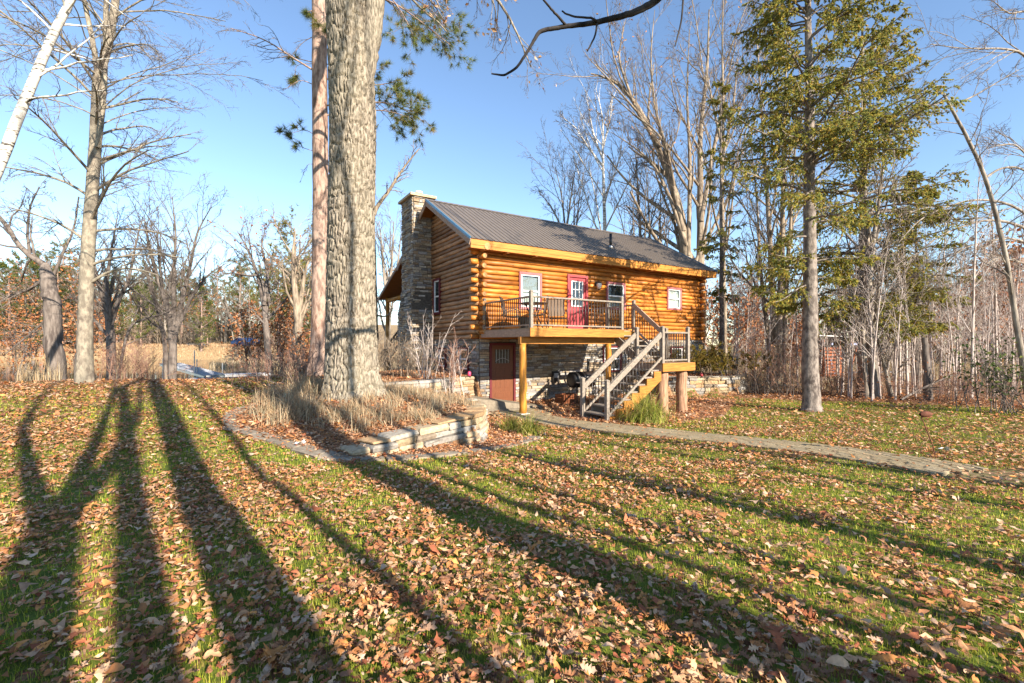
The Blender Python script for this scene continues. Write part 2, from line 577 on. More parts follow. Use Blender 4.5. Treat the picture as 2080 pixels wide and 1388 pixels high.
def H(x, y):
    x = np.asarray(x, float); y = np.asarray(y, float)
    yc = np.clip(y, -10, 62)
    xc = np.clip(x, -40, 60)
    l, r = L_H(xc, yc), R_H(xc, yc)
    r = r + .72 * smooth01(-.02, .16, cdist(x, y, RWALL)) * smooth01(24, 22.5, y) * (y > 17) * smooth01(11.5, 10.8, x)
    # upper terrace by the gable end
    su = cdist(x, y, UPPER[::-1])
    up = smooth01(-.02, .16, su) * smooth01(-5.0, -3.9, x) * (y > 12)
    l = l + (0.46 - l) * up * smooth01(24, 18, y)
    s = smooth01(-.08, .10, cdist(x, y, BOUND))
    h = r + (l - r) * s
    h = h + 0.05 * (fbm(x * .35, y * .35, 3) - .5)
    # bank, pond and the far shore
    wl = smooth01(0, 5, -x - .16 * y - 1.5)
    h = h - wl * 2.6 * smooth01(16.6, 25.5, y + 1.6 * (fbm(x * .12, y * .12, 9) - .5))
    far = smooth01(67, 78, y + 5 * (fbm(x * .05, y * .05, 5) - .5))
    h = h + wl * far * (2.9 + 1.2 * fbm(x * .04, y * .04, 6) + 0.075 * np.clip(y - 82, 0, 120))
    return h


def at(x, y, dz=0.0):
    return np.array([x, y, float(H(x, y)) + dz])


BED = [(-5.85, 9.9), (-5.75, 9.1), (-4.95, 8.1), (-4.15, 7.65), (-3.4, 7.25), (-2.55, 6.8), (-1.98, 7.0), (-1.0, 7.6), (.0, 8.5), (.35, 9.3), (.1, 10.6), (-.55, 12), (-1.0, 14.9), (-2.0, 14.0), (-4.2, 13.1), (-6.2, 13.2), (-6.3, 11.5)]


def in_poly(x, y, poly):
    c = np.zeros(np.shape(x), bool)
    n = len(poly)
    for i in range(n):
        (x1, y1), (x2, y2) = poly[i], poly[i - 1]
        c ^= ((y1 > y) != (y2 > y)) & (x < (x2 - x1) * (y - y1) / (y2 - y1 + 1e-12) + x1)
    return c


PATH = np.array([(-.25, 15.0), (.1, 14.2), (.55, 13.2), (1.3, 12.05), (2.6, 10.85), (4.1, 9.65), (5.35, 8.1), (5.95, 6.85), (6.12, 6.2)])
PATH_W = 1.08


def path_dist(x, y):
    return np.abs(cdist(x, y, [tuple(p) for p in PATH]))


WOOD = [(5.2, 18.2), (8.5, 18.6), (10.8, 16.2), (13.3, 15.2), (15, 13), (16, 8), (19, 2), (60, 2), (80, 60), (5, 70), (6, 30)]


def build_terrain():
    na, nr = 310, 235
    a = np.concatenate([np.linspace(-62, 62, na), np.linspace(70, 290, 24)])
    a = np.radians(a)
    r = np.concatenate([[0.0], 0.6 * (640 / 0.6) ** (np.linspace(0, 1, nr))])
    A, Rr = np.meshgrid(a, r)
    X, Y = Rr * np.sin(A), Rr * np.cos(A)
    Z = H(X, Y)
    k = len(a)
    i = np.arange(len(r) - 1)[:, None] * k
    j = np.arange(k)[None, :]
    jn = (j + 1) % k
    Q = np.stack([i + j, i + jn, i + k + jn, i + k + j], -1).reshape(-1, 4)
    V = np.stack([X, Y, Z], -1).reshape(-1, 3)
    x, y = V[:, 0], V[:, 1]
    bed = in_poly(x, y, BED).astype(float)
    wood = in_poly(x, y, WOOD).astype(float)
    up = (cdist(x, y, UPPER[::-1]) > 0) & (y > 12.5) & (x > -7) & (x < 1)
    litter = 0.05 + 0.75 * np.maximum(np.maximum(bed, up * 1.0), wood * .8)
    litter += .22 * smooth01(-3, -7, x) * smooth01(7, 14, y)
    front = in_poly(x, y, [(-1, 15), (.6, 13.6), (1.9, 12.3), (3.2, 11.3), (6.2, 13.2), (8.6, 17.4), (4, 20)])
    litter = np.maximum(litter, front * .8)
    straw = smooth01(17, 22, y) * smooth01(0, 4, -x - .16 * y - 1.0) * .8
    straw = np.maximum(straw, smooth01(22, 26, y) * (x > 4) * (.35 + .5 * vnoise(x * .2, y * .2, 4)))
    sand = smooth01(.14, .0, np.abs(path_dist(x, y) - .60)) * .5
    sand = np.maximum(sand, .55 * smooth01(1.2, .2, np.hypot((x - 6.9) / 1.5, (y - 6.0) / .5)))
    sand = np.maximum(sand, .5 * smooth01(.5, .1, np.hypot((x + 9.4) / 6.0, (y - 13.7 + .03 * x) / .35)))
    c = np.stack([litter, straw, sand], -1)
    me = make_mesh('ground', V, Q, None, [M['ground']], True, c)
    tag(inst('ground', me), kind='structure')
    mb = MB()
    mb.add([(-260, 18, -.95), (-2.5, 18, -.95), (-4, 60, -.95), (-4, 110, -.95), (-260, 110, -.95)], None, [(0, 1, 2), (0, 2, 3), (0, 3, 4)])
    tag(mb.build('pond_water', M['water']), kind='structure')


build_terrain()


# ------------------------------------------------------------------ paved path
def arclen(P):
    s = np.r_[0, np.cumsum(np.linalg.norm(np.diff(P, axis=0), axis=1))]
    return s


def along(P, s):
    sl = arclen(P)
    return np.stack([np.interp(s, sl, P[:, i]) for i in range(P.shape[1])], -1)


def smooth_line(P, n=6):
    P = np.asarray(P, float)
    for _ in range(n // 2):
        Q = [P[0]]
        for a, b in zip(P[:-1], P[1:]):
            Q += [a * .75 + b * .25, a * .25 + b * .75]
        Q.append(P[-1])
        P = np.array(Q)
    return P


def build_path():
    rg = np.random.default_rng(5)
    P = smooth_line(PATH, 6)
    L = arclen(P)[-1]
    ds = .25
    rows = 10
    wrow = PATH_W / rows
    bed = MB()
    ss = np.linspace(0, L, 60)
    c = along(P, ss)
    tg = np.gradient(c, axis=0); tg /= np.linalg.norm(tg, axis=1, keepdims=True)
    nm = np.c_[tg[:, 1], -tg[:, 0]]
    wide = .55 + .9 * smooth01(2.2, .2, ss)
    V = []
    for k in range(60):
        for w in (-1, 1):
            p = c[k] + nm[k] * w * wide[k]
            V.append((p[0], p[1], H(p[0], p[1]) + .012))
    Q = [(2 * k, 2 * k + 1, 2 * k + 3, 2 * k + 2) for k in range(59)]
    bed.add(V, Q, None)
    pm = plain('path_joint_sand', (.20, .165, .12), .95, .1, .25, 14)
    base = tag(bed.build('path', pm), kind='structure')
    pieces = []
    pal = np.array([(.40, .31, .18), (.36, .28, .165), (.43, .335, .20), (.385, .29, .17), (.41, .33, .21), (.35, .285, .18)])
    s = 0
    ext = 7
    for r in range(-ext, rows + ext):
        s = rg.uniform(0, ds)
        while s < L - .1:
            wl = .55 + .9 * float(smooth01(2.2, .2, s))
            off = (r + .5) * wrow - PATH_W / 2
            if abs(off) < wl - .03:
                q = along(P, np.array([s, s + .01, s + ds]))
                t = (q[2] - q[0]); t /= np.linalg.norm(t)
                n = np.array([t[1], -t[0]])
                m = (q[0] + q[2]) / 2 + n * off
                pieces.append((m, t, pal[rg.integers(len(pal))] * rg.uniform(.72, .92), rg.normal(0, .0015), rg.normal(0, .003)))
            s += ds
    pieces.sort(key=lambda p: np.hypot(*p[0]))

    def geo(p):
        m, t, c, dz, tilt = p
        n = np.array([t[1], -t[0]])
        V = []
        for z, ins in ((-.02, 0), (.034, 0), (.04, .006)):
            for a, b in ((-1, -1), (1, -1), (1, 1), (-1, 1)):
                q = m + t * a * (ds / 2 - .0025 - ins) + n * b * (wrow / 2 - .003 - ins)
                V.append((q[0], q[1], float(H(m[0], m[1])) + z + dz + a * tilt * .25))
        Q = [(0, 1, 5, 4), (1, 2, 6, 5), (2, 3, 7, 6), (3, 0, 4, 7), (4, 5, 9, 8), (5, 6, 10, 9), (6, 7, 11, 10), (7, 4, 8, 11), (8, 9, 10, 11)]
        return np.array(V), np.array(Q), c
    for p in pieces[:300]:
        V, Q, c = geo(p)
        inst('paver', make_mesh('paver', V, Q[:, ::-1], None, [M['paver']], False, c), base)
    mb = MB()
    for p in pieces[300:]:
        V, Q, c = geo(p)
        mb.add(V, Q[:, ::-1], None, c)
    tag(mb.build('paver', M['paver'], base), kind='stuff')


build_path()

# ------------------------------------------------------------------ stone pieces
PAL = np.array([(.40, .31, .21), (.33, .30, .27), (.46, .38, .28), (.28, .22, .17), (.50, .45, .38), (.36, .25, .16), (.24, .22, .21), (.43, .33, .22), (.38, .36, .34)])


def stone_face(O, A, Z, N, w, h, rg, holes=(), ch=(.05, .12), cl=(.16, .55), proud=(.0, .045), ink=.05):
    """ledge stones on a face: origin O, run A, up Z, outward N -> list of (V, Q, colour, area, centre)"""
    O, A, Z, N = (np.asarray(v, float) for v in (O, A, Z, N))
    out = []
    z = 0.0
    while z < h - .02:
        hh = min(rg.uniform(*ch), h - z)
        if h - z - hh < .03: hh = h - z
        x = -rg.uniform(0, .2)
        while x < w:
            l = rg.uniform(*cl)
            x0, x1 = max(x, 0), min(x + l, w)
            x += l
            if x1 - x0 < .04: continue
            spans = [(x0, x1)]
            for (a0, a1, b0, b1) in holes:
                if z + hh > b0 + .02 and z < b1 - .02:
                    ns = []
                    for s0, s1 in spans:
                        if a0 > s0: ns.append((s0, min(s1, a0)))
                        if a1 < s1: ns.append((max(s0, a1), s1))
                    spans = [q for q in ns if q[1] - q[0] > .03]
            for s0, s1 in spans:
                p = rg.uniform(*proud)
                g = .006
                jit = lambda: rg.normal(0, .006)
                V = []
                for d, ins in ((-.05, 0), (p, .0), (p + .012, .012)):
                    for (a, b) in ((s0 + g + ins, z + g + ins), (s1 - g - ins, z + g + ins), (s1 - g - ins, z + hh - g - ins), (s0 + g + ins, z + hh - g - ins)):
                        V.append(O + A * (a + (jit() if d > 0 else 0)) + Z * (b + (jit() if d > 0 else 0)) + N * (d + (rg.normal(0, .006) if ins else 0)))
                Q = [(0, 1, 5, 4), (1, 2, 6, 5), (2, 3, 7, 6), (3, 0, 4, 7), (4, 5, 9, 8), (5, 6, 10, 9), (6, 7, 11, 10), (7, 4, 8, 11), (8, 9, 10, 11)]
                c = PAL[rg.integers(len(PAL))] * rg.uniform(.75, 1.2)
                out.append((np.array(V), np.array(Q), c, (s1 - s0) * hh))
        z += hh
    return out


def place_stones(parts, parent, limit, mat):
    parts = sorted(parts, key=lambda p: -p[3])
    for V, Q, c, _ in parts[:limit]:
        inst('stone', make_mesh('stone', V, Q, None, [mat], False, c), parent)
    if len(parts) > limit:
        mb = MB()
        for V, Q, c, _ in parts[limit:]: mb.add(V, Q, None, c)
        tag(mb.build('stone', mat, parent), kind='stuff')


# ------------------------------------------------------------------ the log cabin (local x along the front wall, -y outward)
TH = .56
CX, CY = -1.14, 15.74
HL, HD = 12.2, 6.9
ZB, ZG, ZT = 1.76, -.56, 5.0       # log base, patio, top of the front wall
PITCH = .585


def hw(u, v, z):
    """cabin u along front, v outward, z -> world"""
    return np.array([CX + u * math.cos(TH) + v * math.sin(TH), CY + u * math.sin(TH) - v * math.cos(TH), z])


CABIN = thing('log_cabin', (CX, CY, 0), 'two storey honey log cabin on a walkout stone basement under a brown metal roof', 'house', rz=TH)


def log_piece(L, r=.088, h=.164, rg=None):
    K = max(3, min(8, int(L / .6) + 2))
    n = 6
    xs = np.linspace(0, L, K)
    a = np.linspace(-PI / 2, PI / 2, n + 1)
    V = []
    for k in range(K):
        w = 1 + rg.normal(0, .12)
        dz = rg.normal(0, .008)
        for t in a:
            V.append((xs[k], -r * w * abs(math.cos(t)) ** .7 + .012, h / 2 * math.sin(t) * .97 + dz))
    m = n + 1
    Q = [(k * m + i, (k + 1) * m + i, (k + 1) * m + i + 1, k * m + i + 1) for k in range(K - 1) for i in range(n)]
    c0, c1 = len(V), len(V) + 1
    V += [(0, 0.0, 0), (L, 0.0, 0)]
    T = [(c0, i, i + 1) for i in range(n)] + [(c1, (K - 1) * m + i + 1, (K - 1) * m + i) for i in range(n)]
    Q = [q[::-1] for q in Q]
    T = [t[::-1] for t in T]
    return np.array(V), Q, T


def add_log(u0, y0, z, L, rz, rg, parent=None, mat='log'):
    V, Q, T = log_piece(L, rg=rg)
    me = make_mesh('log', V, Q, T, [M[mat], M['log_end']], True, None, tmi=np.ones(len(T), int))
    me.polygons.foreach_set('use_smooth', np.array([1] * len(Q) + [0] * len(T), bool))
    return inst('log', me, parent or CABIN, (u0, y0, z), (rg.normal(0, .03), rg.normal(0, .004), rz))


def add_log_end(p, q, rg, r=.086):
    """full round stub that crosses the corner"""
    p, q = np.array(p, float), np.array(q, float)
    L = np.linalg.norm(q - p)
    mb = MB()
    n = 10
    rr = r * rg.uniform(.92, 1.16)
    V, Qd = tubes(np.array([[(0, 0, 0), (L * .5, 0, 0), (L, 0, 0)]]), np.array([[rr, rr * 1.02, rr * .97]]), n)
    c = len(V)
    V = np.vstack([V, [(0, 0, 0)], [(L, 0, 0)]])
    T = []
    for i in range(n):
        j = (i + 1) % n
        T += [(c, j, i), (c + 1, 2 * n + i, 2 * n + j)]
    me = make_mesh('log_end', V, Qd, T, [M['log'], M['log_end']], False, None, tmi=np.ones(len(T), int))
    me.polygons.foreach_set('use_smooth', np.array([1] * len(Qd) + [0] * len(T), bool))
    d = (q - p) / L
    return inst('log_end', me, CABIN, p, (0, 0, math.atan2(d[1], d[0])))


# openings on the front wall: u0, u1, z0, z1 (world z)
WIN_F = [(1.60, 2.60, 2.85, 4.22), (5.90, 6.98, 3.02, 4.16), (9.66, 10.66, 3.16, 4.19)]
DOOR_F = (3.83, 4.87, 2.08, 4.30)
WIN_G = (-3.91, -3.19, 2.80, 4.27)          # gable, v0 v1
BWIN_G = [(-1.45, -.66, .61, 1.46), (-3.42, -2.63, .63, 1.43)]
BDOOR = (.38, 1.45, -.52, 1.62)
BWIN_F = [(5.70, 6.75, .43, 1.50), (9.9, 10.8, .70, 1.46)]


def cut(u0, u1, z0, z1, holes):
    spans = [(u0, u1)]
    for a0, a1, b0, b1 in holes:
        if (z0 + z1) / 2 > b0 - .02 and (z0 + z1) / 2 < b1 + .02:
            ns = []
            for s0, s1 in spans:
                if a0 > s0: ns.append((s0, min(s1, a0)))
                if a1 < s1: ns.append((max(s0, a1), s1))
            spans = [q for q in ns if q[1] - q[0] > .05]
    return spans


def roof_z(v):
    """underside of the roof at v"""
    return 7.40 - PITCH * abs(v + 3.44) - .16


def build_logs():
    rg = np.random.default_rng(21)
    hh = .162
    nc = int((ZT - ZB) / hh)
    for k in range(nc):
        z = ZB + hh * (k + .5)
        even = k % 2 == 0
        for s0, s1 in cut(0, HL, z - hh / 2, z + hh / 2, WIN_F + [DOOR_F]):
            parts = [(s0, s1)]
            if s1 - s0 > 4.6:
                m = rg.uniform(s0 + 1.5, s1 - 1.5)
                parts = [(s0, m - .004), (m + .004, s1)]
            for a, b in parts:
                add_log(a, 0, z, b - a, 0, rg)
        if even:
            add_log_end((-.005, .03, z), (-.30 - rg.uniform(0, .06), .03, z), rg)
            add_log_end((HL + .005, .03, z), (HL + .34 + rg.uniform(0, .06), .03, z), rg)
        else:
            e = .30 + rg.uniform(0, .06)
            add_log_end((.05, -.002, z), (.05, -e, z), rg, .084)
            add_log_end((HL - .05, -.002, z), (HL - .05, -e, z), rg, .084)
    # gable end (logs run back from the corner)
    k = 0
    while True:
        z = ZB + hh * (k + .5)
        if z > 7.15: break
        lim = (7.22 - z) / PITCH
        v0, v1 = max(-HD, -3.44 - lim), min(0, -3.44 + lim)
        if v1 - v0 < .3: break
        holes = [(*WIN_G[:2], *WIN_G[2:]), (-5.7, -4.25, -5, 20)]
        for s0, s1 in cut(v0, v1, z - hh / 2, z + hh / 2, holes):
            add_log(0, -s0, z, s1 - s0, -PI / 2, rg, mat='log_shade_tone')
        k += 1


build_logs()


def win(name, org, w, h, rz, parent, trim, lower='blind', upper='dim', tw=.085, rg=np.random.default_rng(2)):
    """double hung window: trim, sash bars, two panes, backing panels behind them"""
    t = MB()
    d = .115
    t.box(0, tw, -d, .02, 0, h); t.box(w - tw, w, -d, .02, 0, h)
    t.box(tw, w - tw, -d, .02, 0, tw); t.box(tw, w - tw, -d, .02, h - tw, h)
    o = t.build(name, trim, parent, False, org, (0, 0, rz))
    f = MB()
    a, b = tw + .002, .045
    y0, y1 = -.085, -.02
    f.box(a, a + b, y0, y1, tw, h - tw); f.box(w - a - b, w - a, y0, y1, tw, h - tw)
    f.box(a + b, w - a - b, y0, y1, tw, tw + b); f.box(a + b, w - a - b, y0, y1, h - tw - b, h - tw)
    mz = tw + (h - 2 * tw) * .5
    f.box(a + b, w - a - b, y0 + .006, y1, mz - .025, mz + .025)
    f.build('sash', M['white'], o)
    for z0, z1 in ((tw + b, mz - .025), (mz + .025, h - tw - b)):
        g = MB(); g.box(a + b, w - a - b, -.058, -.054, z0, z1)
        g.build('pane', M['glass'], o)
    bk = MB(); bk.box(tw, w - tw, .0, .008, tw, mz); bk.build('blind', M[lower], o)  # panels in the dim material paint the unlit room, no cloth hangs there
    bk = MB(); bk.box(tw, w - tw, .0, .008, mz, h - tw); bk.build('pane_backing', M[upper], o)
    return o


def build_cabin():
    rg = np.random.default_rng(31)
    # backing walls behind logs and stones
    w = MB()
    w.box(.04, HL - .04, .03, .16, ZG, ZT + .1)
    w.box(.04, .16, .16, HD, ZG, ZT)
    w.box(HL - .16, HL - .04, .16, HD, ZG, ZT)
    w.box(.04, HL - .04, HD - .12, HD, ZG, ZT)
    for x in (.04, HL - .16):
        w.add([(x, .03, ZT), (x, HD, ZT), (x, 3.44, 7.1), (x + .12, .03, ZT), (x + .12, HD, ZT), (x + .12, 3.44, 7.1)],
              [(0, 1, 4, 3), (1, 2, 5, 4), (2, 0, 3, 5)], [(0, 2, 1), (3, 4, 5)])
    w.build('wall', M['soffit'], CABIN)
    # right gable siding of round logs, seen edge on
    for k in range(20):
        z = ZB + .162 * (k + .5)
        add_log(HL, .0, z, HD, PI / 2, rg)
    # basement stone facing
    base = MB(); base.box(.0, HL, -.03, .028, ZG, ZB); base.box(-.03, .038, .03, HD, ZG, ZB); base.box(HL - .038, HL + .03, .03, HD, ZG, ZB)
    bw = base.build('basement_wall', M['stone_back'], CABIN)
    holes_f = [(BDOOR[0], BDOOR[1], 0, BDOOR[3] - ZG)] + [(a, b, c - ZG, d - ZG) for a, b, c, d in BWIN_F]
    st = stone_face((0, -.03, ZG), (1, 0, 0), (0, 0, 1), (0, -1, 0), HL, ZB - ZG - .005, rg, holes_f)
    holes_g = [(HD + a, HD + b, c - ZG, d - ZG) for a, b, c, d in BWIN_G] + [(HD - 5.7, HD - 4.25, -1, 9)]
    st += stone_face((-.03, HD, ZG), (0, -1, 0), (0, 0, 1), (-1, 0, 0), HD, ZB - ZG - .005, rg, holes_g)
    st = [s for s in st if not (s[0][:, 2].max() < .3 and s[0][:, 0].max() < .0)]
    place_stones(st, bw, 150, M['stone'])
    # chimney on the gable
    ch = MB()
    y0, y1 = 4.18, 5.62
    ch.box(-.85, .03, y0 + .03, y1 - .03, ZG + .6, 7.72)
    ch.box(-.95, .03, y0 - .10, y1 + .22, ZG + .6, 3.0)
    ch.add([(-.95, y0 - .10, 3.0), (-.95, y1 + .22, 3.0), (-.85, y0 + .03, 3.9), (-.85, y1 - .03, 3.9), (.03, y0 - .10, 3.0), (.03, y1 + .22, 3.0), (.03, y0 + .03, 3.9), (.03, y1 - .03, 3.9)],
           [(0, 2, 3, 1), (0, 4, 6, 2), (1, 3, 7, 5)])
    cm = ch.build('chimney', M['stone_back'], CABIN)
    cs = []
    za = ZG + .8
    cs += stone_face((-.95, y1 + .22, za), (0, -1, 0), (0, 0, 1), (-1, 0, 0), y1 - y0 + .32, 3.0 - za, rg, cl=(.12, .42), ch=(.05, .11))
    cs += stone_face((-.95, y0 - .10, za), (1, 0, 0), (0, 0, 1), (0, -1, 0), .98, 3.0 - za, rg, cl=(.14, .45))
    nrm = np.array((-.9, 0, .1)); nrm /= np.linalg.norm(nrm)
    upv = np.array((.10, 0, .9)); upv /= np.linalg.norm(upv)
    cs += stone_face((-.93, y1 + .10, 3.0), (0, -1, 0), upv, (-1, 0, .0), y1 - y0 + .14, .91, rg, cl=(.12, .42), ch=(.05, .11))
    cs += stone_face((-.90, y0 - .03, 3.0), (1, 0, 0), (0, .1, 1), (0, -1, 0), .93, .91, rg, cl=(.14, .45))
    cs += stone_face((-.85, y1 - .03, 3.9), (0, -1, 0), (0, 0, 1), (-1, 0, 0), y1 - y0 - .06, 3.83, rg, cl=(.12, .42), ch=(.05, .11))
    cs += stone_face((-.85, y0 + .03, 3.9), (1, 0, 0), (0, 0, 1), (0, -1, 0), .88, 3.83, rg, cl=(.14, .45))
    place_stones(cs, cm, 148, M['stone'])
    cap = MB(); cap.box(-1.0, .14, y0 - .10, y1 + .10, 7.73, 7.83); cap.build('cap', M['capstone'], cm)
    fl = MB()
    fl.tube([(-.40, 4.75, 7.83), (-.40, 4.75, 8.03)], .10, 14)
    fl.tube([(-.40, 4.75, 8.03), (-.40, 4.75, 8.05), (-.40, 4.75, 8.12), (-.40, 4.75, 8.13)], [.11, .16, .16, .06], 14)
    fl.build('flue', M['white'], cm, True)
    # roof
    ul, ur, ve, vr = -.57, HL + .55, .49, -3.44
    ze, zr = 5.10, 7.40
    rf = MB()
    th = .07
    zb2 = zr - PITCH * (HD + .25 - 3.44)
    for (ya, za2, yb, zb_) in ((-ve, ze, 3.44, zr), (3.44, zr, HD + .25, zb2)):
        V = [(x, y, z - dz) for dz in (th, .012) for (y, z) in ((ya, za2), (yb, zb_)) for x in (ul, ur)]
        rf.add(V, [(0, 2, 3, 1), (4, 5, 7, 6), (0, 1, 5, 4), (2, 6, 7, 3), (0, 4, 6, 2), (1, 3, 7, 5)])
    # the lower pitch over the rear porch
    V = [(x, y, z - dz) for dz in (.12, .0) for (y, z) in ((HD + .25, zb2), (10.2, 4.03)) for x in (ul, ur)]
    rf.add(V, [(0, 2, 3, 1), (4, 5, 7, 6), (0, 1, 5, 4), (2, 6, 7, 3), (0, 4, 6, 2), (1, 3, 7, 5)])
    roof = rf.build('roof', M['soffit'], CABIN)
    sl = math.hypot(ve - vr, zr - ze)
    npan = 15
    pw = (ur - ul + .06) / npan
    prof = [(0, .014), (.004, .0)]
    prof = []
    nr = 4
    for r in range(nr):
        x = pw * r / nr
        prof += [(x, .002), (x + .010, .026), (x + .030, .026), (x + .042, .002)]
    prof.append((pw, .002))
    V = [(x, s * sl, z) for s in (0, 1) for x, z in prof]
    m = len(prof)
    V2 = V + [(x, y, z - .012) for x, y, z in V]
    Q = [(i, i + 1, m + i + 1, m + i) for i in range(m - 1)] + [(2 * m + i + 1, 2 * m + i, i, i + 1)[::-1] for i in range(0)]
    pme = make_mesh('roof_panel', V2[:2 * m], Q, None, [M['roof']])
    ang = math.atan2(zr - ze, ve - vr)
    for i in range(npan):
        inst('roof_panel', pme, roof, (ul - .03 + i * pw, -ve - .035, ze - .02 + .004), (ang, 0, 0))
    rc = MB()
    rc.add([(x, y, z) for x in (ul - .03, ur + .03) for y, z in ((3.27, 7.335), (3.44, 7.445), (3.61, 7.335))], [(0, 1, 4, 3), (1, 2, 5, 4)])
    rc.build('ridge_cap', M['roof'], roof)
    rr = MB()
    V = [(x, y, z) for (y, z) in ((3.44, zr + .012), (HD + .25, zb2 + .012), (10.22, 4.045)) for x in (ul - .02, ur + .02)]
    rr.add(V, [(0, 1, 3, 2), (2, 3, 5, 4)])
    rr.build('rear_roof_sheet', M['roof'], roof)
    # rake boards and sky-tinted drip trim on the left gable, plain ones on the right
    for x, s in ((ul, -1), (ur, 1)):
        rb = MB()
        for (ya, za2, yb, zb_) in ((-ve, ze, 3.44, zr), (3.44, zr, HD + .25, zb2)):
            rb.bar((x + s * .02, ya, za2 - .135), (x + s * .02, yb, zb_ - .135), .038, .20, (0, 0, 1))
        rb.build('rake_board', M['rake'], roof)
        tr = MB()
        tr.bar((x + s * .022, -ve - .02, ze - .012), (x + s * .022, 3.44, zr - .012), .046, .085)
        tr.build('rake_trim', M['trim_metal'], roof)
        tr = MB()
        tr.bar((x + s * .02, HD + .25, zb2 - .06), (x + s * .02, 10.2, 3.97), .04, .14)
        tr.build('porch_rake_board', M['rake'], roof)
    fs = MB(); fs.box(ul, ur, -ve - .022, -ve + .012, ze - .215, ze - .045); fs.build('fascia_board', M['fascia'], roof)
    fs = MB(); fs.box(ul, ur, -ve - .008, -ve + .02, ze - .325, ze - .219); fs.build('lower_fascia_board', M['fascia'], roof)
    sf = MB(); sf.box(ul + .02, ur - .02, -ve + .022, .02, ze - .305, ze - .285); sf.build('soffit', M['soffit'], roof)
    # rafters show in the gable overhang and under the eave
    for x in np.arange(.9, HL, 1.22):
        b = MB(); b.bar((x, -.09, 4.77), (x, -ve + .03, 4.77), .09, .05); b.build('rafter_tail', M['soffit'], roof)
    bb = MB(); bb.box(.0, HL, -.10, .02, ZT - .075, ZT + .045); bb.build('frieze_board', M['soffit'], CABIN)
    ex = MB(); ex.tube([(.05, -.10, 4.88), (.05, -.52, 4.88)], .12, 12); ex.build('plate_log_end', [M['log_end']], CABIN, False)
    # windows and doors
    for i, (a, b, c, d) in enumerate(WIN_F):
        win('window', (a, 0, c), b - a, d - c, 0, CABIN, M['trim_red'], *(('blind', 'curtain'), ('curtain', 'dim'), ('blind', 'blind'))[i])
    a, b, c, d = WIN_G
    win('window', (0, -a, c), b - a, d - c, -PI / 2, CABIN, M['dark_red'], 'dim', 'dim')
    for a, b, c, d in BWIN_G:
        win('basement_window', (0, -a, c), b - a, d - c, -PI / 2, CABIN, M['dark_red'], 'dim', 'dim', .06)
    for a, b, c, d in BWIN_F:
        win('basement_window', (a, 0, c), b - a, d - c, 0, CABIN, M['dark_red'], 'curtain', 'dim', .07)
    # red deck door
    a, b, c, d = DOOR_F
    w_, h_ = b - a, d - c
    f = MB(); f.box(0, .09, -.12, .03, 0, h_); f.box(w_ - .09, w_, -.12, .03, 0, h_); f.box(.09, w_ - .09, -.12, .03, h_ - .09, h_)
    fr = f.build('deck_door_frame', M['red'], CABIN, False, (a, 0, c))
    lf = MB()
    x0, x1, zt = .095, w_ - .095, h_ - .095
    gz0, gz1, gx0, gx1 = .98, zt - .14, x0 + .13, x1 - .13
    lf.box(x0, gx0, -.06, -.01, .01, zt); lf.box(gx1, x1, -.06, -.01, .01, zt)
    lf.box(gx0, gx1, -.06, -.01, .01, gz0); lf.box(gx0, gx1, -.06, -.01, gz1, zt)
    lf.box(gx0 + .03, gx0 + .26, -.068, -.061, .16, .82); lf.box(gx1 - .26, gx1 - .03, -.068, -.061, .16, .82)
    door = lf.build('deck_door', M['red'], CABIN, False, (a, 0, c))
    g = MB()
    g.box(gx0 + .001, gx0 + .035, -.075, -.012, gz0 + .001, gz1 - .001); g.box(gx1 - .035, gx1 - .001, -.075, -.012, gz0 + .001, gz1 - .001)
    g.box(gx0 + .035, gx1 - .035, -.075, -.012, gz0 + .001, gz0 + .035); g.box(gx0 + .035, gx1 - .035, -.075, -.012, gz1 - .035, gz1 - .001)
    for i in (1, 2):
        x = gx0 + (gx1 - gx0) * i / 3; g.box(x - .012, x + .012, -.072, -.03, gz0 + .035, gz1 - .035)
        z = gz0 + (gz1 - gz0) * i / 3; g.box(gx0 + .035, gx1 - .035, -.069, -.03, z - .012, z + .012)
    g.build('muntins', M['white'], door)
    for i in range(3):
        for j in range(3):
            p = MB()
            xa, xb = gx0 + (gx1 - gx0) * i / 3 + .014, gx0 + (gx1 - gx0) * (i + 1) / 3 - .014
            zz0, zz1 = gz0 + (gz1 - gz0) * j / 3 + .014, gz0 + (gz1 - gz0) * (j + 1) / 3 - .014
            p.box(xa, xb, -.046, -.042, zz0, zz1); p.build('pane', M['glass'], door)
    p = MB(); p.box(gx0, gx1, -.005, .0, gz0, gz1); p.build('pane_backing', M['dim'], door)
    k = MB(); k.tube([(x1 - .06, -.06, .95), (x1 - .06, -.10, .95), (x1 - .06, -.13, .95)], [.012, .03, .018], 10); k.build('door_knob', M['bronze'], door, True)
    # brown walkout door
    a, b, c, d = BDOOR
    w_, h_ = b - a, d - c
    f = MB(); f.box(0, .085, -.09, .03, 0, h_); f.box(w_ - .085, w_, -.09, .03, 0, h_); f.box(.085, w_ - .085, -.09, .03, h_ - .085, h_); f.box(.085, w_ - .085, -.10, .03, -.02, .025)
    f.build('walkout_door_frame', M['dark_red'], CABIN, False, (a, 0, c))
    lf = MB()
    x0, x1, zt = .09, w_ - .09, h_ - .09
    gx0, gx1, gz0, gz1 = x0 + .14, x1 - .14, 1.42, zt - .14
    lf.box(x0, gx0, -.045, .0, .03, zt); lf.box(gx1, x1, -.045, .0, .03, zt); lf.box(gx0, gx1, -.045, .0, .03, gz0); lf.box(gx0, gx1, -.045, .0, gz1, zt)
    for i in range(3):
        x = gx0 + .02 + i * (gx1 - gx0 - .04) / 3
        lf.box(x, x + (gx1 - gx0 - .04) / 3 - .025, -.052, -.046, .55, 1.28)
